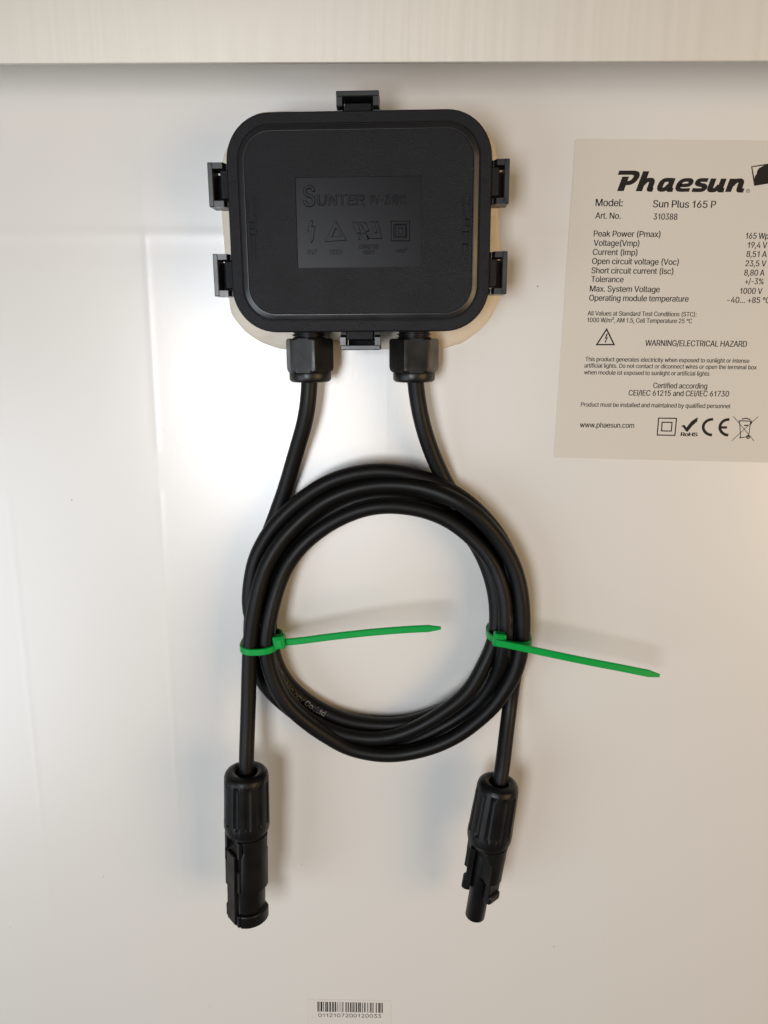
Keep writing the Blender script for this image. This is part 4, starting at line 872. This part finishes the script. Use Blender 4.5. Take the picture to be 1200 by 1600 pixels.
line(bm, 'This product generates electricity when exposed to sunlight or intense', 914.5, 1170.5, 564.3, 6.6, OFF)
line(bm, 'artificial lights. Do not contact or diconnect wires or open the terminal box', 913, 1182, 574.3, 6.6, OFF)
line(bm, 'when module ist exposed to sunlight or artificial lights', 912.5, 1108, 585, 6.6, OFF)
line(bm, 'Product must be installed and maintained by qualified personnel', 907.5, 1141, 635.3, 6.8, OFF)
link('small_print', bm, M_INK, lab, smooth=0)
bm = bmesh.new(); line(bm, 'WARNING/ELECTRICAL HAZARD', 1008, 1166.5, 540.3, 9, OFF)
link('warning_text', bm, M_INK, lab, smooth=0)
bm = bmesh.new(); line(bm, 'Certified according', 1020.5, 1104.5, 606.5, 8.4, OFF); line(bm, 'CEI/IEC 61215 and CEI/IEC 61730', 982, 1138.5, 618, 8.6, OFF)
link('certification_text', bm, M_INK, lab, smooth=0)
bm = bmesh.new(); line(bm, 'www.phaesun.com', 906, 990.5, 667.7, 8.2, OFF)
link('web_address', bm, M_INK, lab, smooth=0)
K = 340/1200.
def q1(x, y): return V2(L_(860+x*K, 460+y*K))           # read off an enlarged view of the lower half
def q2(x, y): return V2(L_(900+x*.25, 640+y*.25))       # and of the row of symbols
def q3(x, y): return V2(L_(940+x*260/1200, 240+y*260/1200))
mm = lambda px: px/4.35
bm = bmesh.new()
ribbon(bm, [q1(310,192), q1(351,277), q1(256,277)], mm(2.0), ZI, True)
poly(bm, [q1(*p) for p in ((310,216),(318,216),(308,238),(319,236),(306,258),(311,258),(302,267),(299,254),(303,256),(309,242),(299,245))][::-1], ZI)
link('warning_triangle', bm, M_INK, lab, smooth=0)
bm = bmesh.new()
ribbon(bm, [q2(516,53), q2(628,55), q2(618,161), q2(508,159)], mm(1.7), ZI, True); ribbon(bm, [q2(538,79), q2(600,80), q2(596,134), q2(534,133)], mm(1.7), ZI, True)
link('insulation_symbol', bm, M_INK, lab, smooth=0)
bm = bmesh.new()
poly(bm, [q2(*p) for p in ((654,103),(676,95),(690,112),(722,72),(762,47),(758,74),(728,100),(696,140),(684,132),(668,108))][::-1], ZI)
a, b_ = L_(900+655*.25, 640+165*.25), L_(900+757*.25, 640+167*.25)
[put_text(bm, 'RoHS', a+Vector((d,0,0)), b_+Vector((d,0,0)), mm(5.6), zoff=.03+.006*i) for i, d in enumerate((-.12,-.04,.04,.12))]
link('check_mark', bm, M_INK, lab, smooth=0)
bm = bmesh.new()
def arcpts(cx, cy, rx, ry, a0, a1, n=24): return [q2(cx+rx*math.cos(math.radians(a0+(a1-a0)*i/n)), cy-ry*math.sin(math.radians(a0+(a1-a0)*i/n))) for i in range(n+1)]
ribbon(bm, arcpts(852,110,57,49,85,268), mm(4.2), ZI); ribbon(bm, arcpts(954,111,55,49,85,268), mm(4.2), ZI)
ribbon(bm, [q2(900,111), q2(944,112)], mm(3.6), ZI+.01)
link('conformity_mark', bm, M_INK, lab, smooth=0)
bm = bmesh.new()
ribbon(bm, [q2(983,42), q2(1112,195)], mm(.85), ZI); ribbon(bm, [q2(1138,44), q2(974,194)], mm(.85), ZI+.006)
ribbon(bm, [q2(1022,72), q2(1029,175), q2(1078,170), q2(1092,72)], mm(1.1), ZI+.012); ribbon(bm, [q2(1016,70), q2(1098,72)], mm(1.5), ZI+.018)
ribbon(bm, [q2(1036,60), q2(1062,54), q2(1090,62)], mm(1.6), ZI+.012); ribbon(bm, [q2(1050,99), q2(1075,98)], mm(1.8), ZI+.018)
ribbon(bm, arcpts(1075,171,9,9,0,345,18), mm(1.5), ZI+.024, True); poly(bm, [q2(1088,74), q2(1100,76), q2(1098,92), q2(1087,90)][::-1], ZI+.024)
poly(bm, [q2(1022,170), q2(1034,172), q2(1030,180), q2(1022,180)][::-1], ZI+.024)
link('bin_symbol', bm, M_INK, lab, smooth=0)
# brand word: heavy slanted letters drawn as strokes
bm = bmesh.new()
def stroke(pts, wd, lay=0, sm=True):
    q = [Vector((p[0], p[1], 0)) for p in pts]
    if sm and len(q) > 2: q = catmull(q, 6)
    if len(pts) == 2: q = [q[0].lerp(q[1], i/3) for i in range(4)]
    out = []
    for i in range(len(q)):
        d = (q[min(i+1,len(q)-1)]-q[max(i-1,0)]).normalized(); nrm = Vector((-d.y, d.x, 0))
        # broad-nib pen: thick uprights, thinner flats
        wv = wd*1.14*(.72+.28*abs(d.y))
        out.append((q[i]+nrm*wv/2, q[i]-nrm*wv/2))
    sh = lambda v: q3(v.x+.375*v.y+(-2), 270-v.y+(v.x-117)*.0085)
    Ls = [bm.verts.new((*sh(a), ZI+lay*.006)) for a, _ in out]; Rs = [bm.verts.new((*sh(c), ZI+lay*.006)) for _, c in out]
    for i in range(len(out)-1): bm.faces.new((Rs[i], Rs[i+1], Ls[i+1], Ls[i]))
stroke([(75,132),(130,132),(180,132),(206,124),(214,102),(204,76),(182,60),(150,58)], 37, 1)
stroke([(137,0),(137,104)], 42, 2)
stroke([(270,0),(270,144)], 40, 1); stroke([(278,52),(296,76),(322,82),(338,70),(341,45),(342,18),(352,12),(368,12)], 36, 2)
stroke([(482,82),(440,83),(418,72),(410,46),(416,20),(436,12),(458,22),(474,44)], 35, 1); stroke([(480,96),(481,40),(484,14),(500,11),(512,12)], 35, 2)
stroke([(548,44),(590,45),(612,50),(622,66),(610,81),(580,84),(552,74),(540,48),(546,20),(570,11),(600,11),(632,12)], 31, 1)
stroke([(738,84),(690,84),(672,76),(672,60),(690,51),(718,45),(734,32),(726,16),(700,11),(650,12)], 33, 1)
stroke([(775,96),(775,42),(778,18),(798,11),(820,20),(836,44)], 36, 1); stroke([(848,96),(848,40),(851,15),(864,11),(880,12)], 36, 2)
stroke([(913,0),(913,96)], 38, 1); stroke([(922,50),(940,76),(966,83),(982,70),(985,42),(988,18),(1000,11),(1022,12)], 36, 2)
link('brand_name', bm, M_INK, lab, smooth=0)
bm = bmesh.new(); c0 = (1056, 270)
ribbon(bm, [q3(c0[0]+13*math.cos(t*.3142), c0[1]+13*math.sin(t*.3142)) for t in range(20)], mm(.5), ZI, True)
put_text(bm, 'R', L_(940+1050*260/1200, 240+276*260/1200), L_(940+1063*260/1200, 240+276*260/1200), mm(2.6), zoff=.03)
link('registered_mark', bm, M_INK, lab, smooth=0)
bm = bmesh.new()
poly(bm, [q3(*p) for p in ((1078,92),(1100,233),(1400,185),(1378,44))], ZI)
em = link('emblem', bm, M_INK, lab, smooth=0)
bm = bmesh.new()
poly(bm, [q3(*p) for p in ((1086,98),(1103,182),(1106,160),(1118,148),(1120,128),(1132,108),(1150,96),(1172,86))], ZI+.02)
link('emblem_light_field', bm, M_PAPER, em, smooth=0)

# ================================================================ BARCODE LABEL
bm = bmesh.new()
a = P(479,1561,0); c = P(611,1563,0); ex = (c-a).normalized(); BW = (c-a).length; BH = 17.
BF = Frame(a, ex, (-ex.y, ex.x, 0))
loft(bm, [[BF(x+BW/2, y-BH/2, z) for x,y in rrect(BW/2, BH/2, .8, 5)] for z in (.01, .11)])
bl = link('barcode_label', bm, M_PAPER2, None, smooth=0)
bl['label'] = 'small pale sticker at the bottom centre with a barcode and a long number'; bl['category'] = 'label'
bm = bmesh.new()
k = 180/1200.
bars = [(240,252),(256,262),(272,290),(300,308),(322,334),(338,350),(360,366),(370,382),(394,410),(420,434),(444,450),(464,468),(482,487),(500,510),(532,540),(544,550),(558,568),(580,594),(602,608),(614,626),(638,652),(664,676),(680,692),(704,712),(726,734),(737,742),(760,768),(786,794),(797,804),(814,824),(848,858),(874,890),(894,900),(908,920)]
for i, (x0, x1) in enumerate(bars):
    t0, t1 = 168+(x0-240)*.018, 271+(x0-240)*.018
    w_ = .0
    poly(bm, [P(460+x*k, 1540+y*k, .13).xy for x, y in ((x0-w_,t1),(x1+w_,t1),(x1+w_,t0),(x0-w_,t0))], .13)
link('barcode', bm, M_INK, bl, smooth=0)
bm = bmesh.new()
a, c = P(460+250*k, 1540+325*k, .11), P(460+905*k, 1540+335*k, .11)
put_text(bm, '0112107200120033', a, c, 6.6/scale_at(a), zoff=.03)
link('serial_number', bm, M_INK, bl, smooth=0)
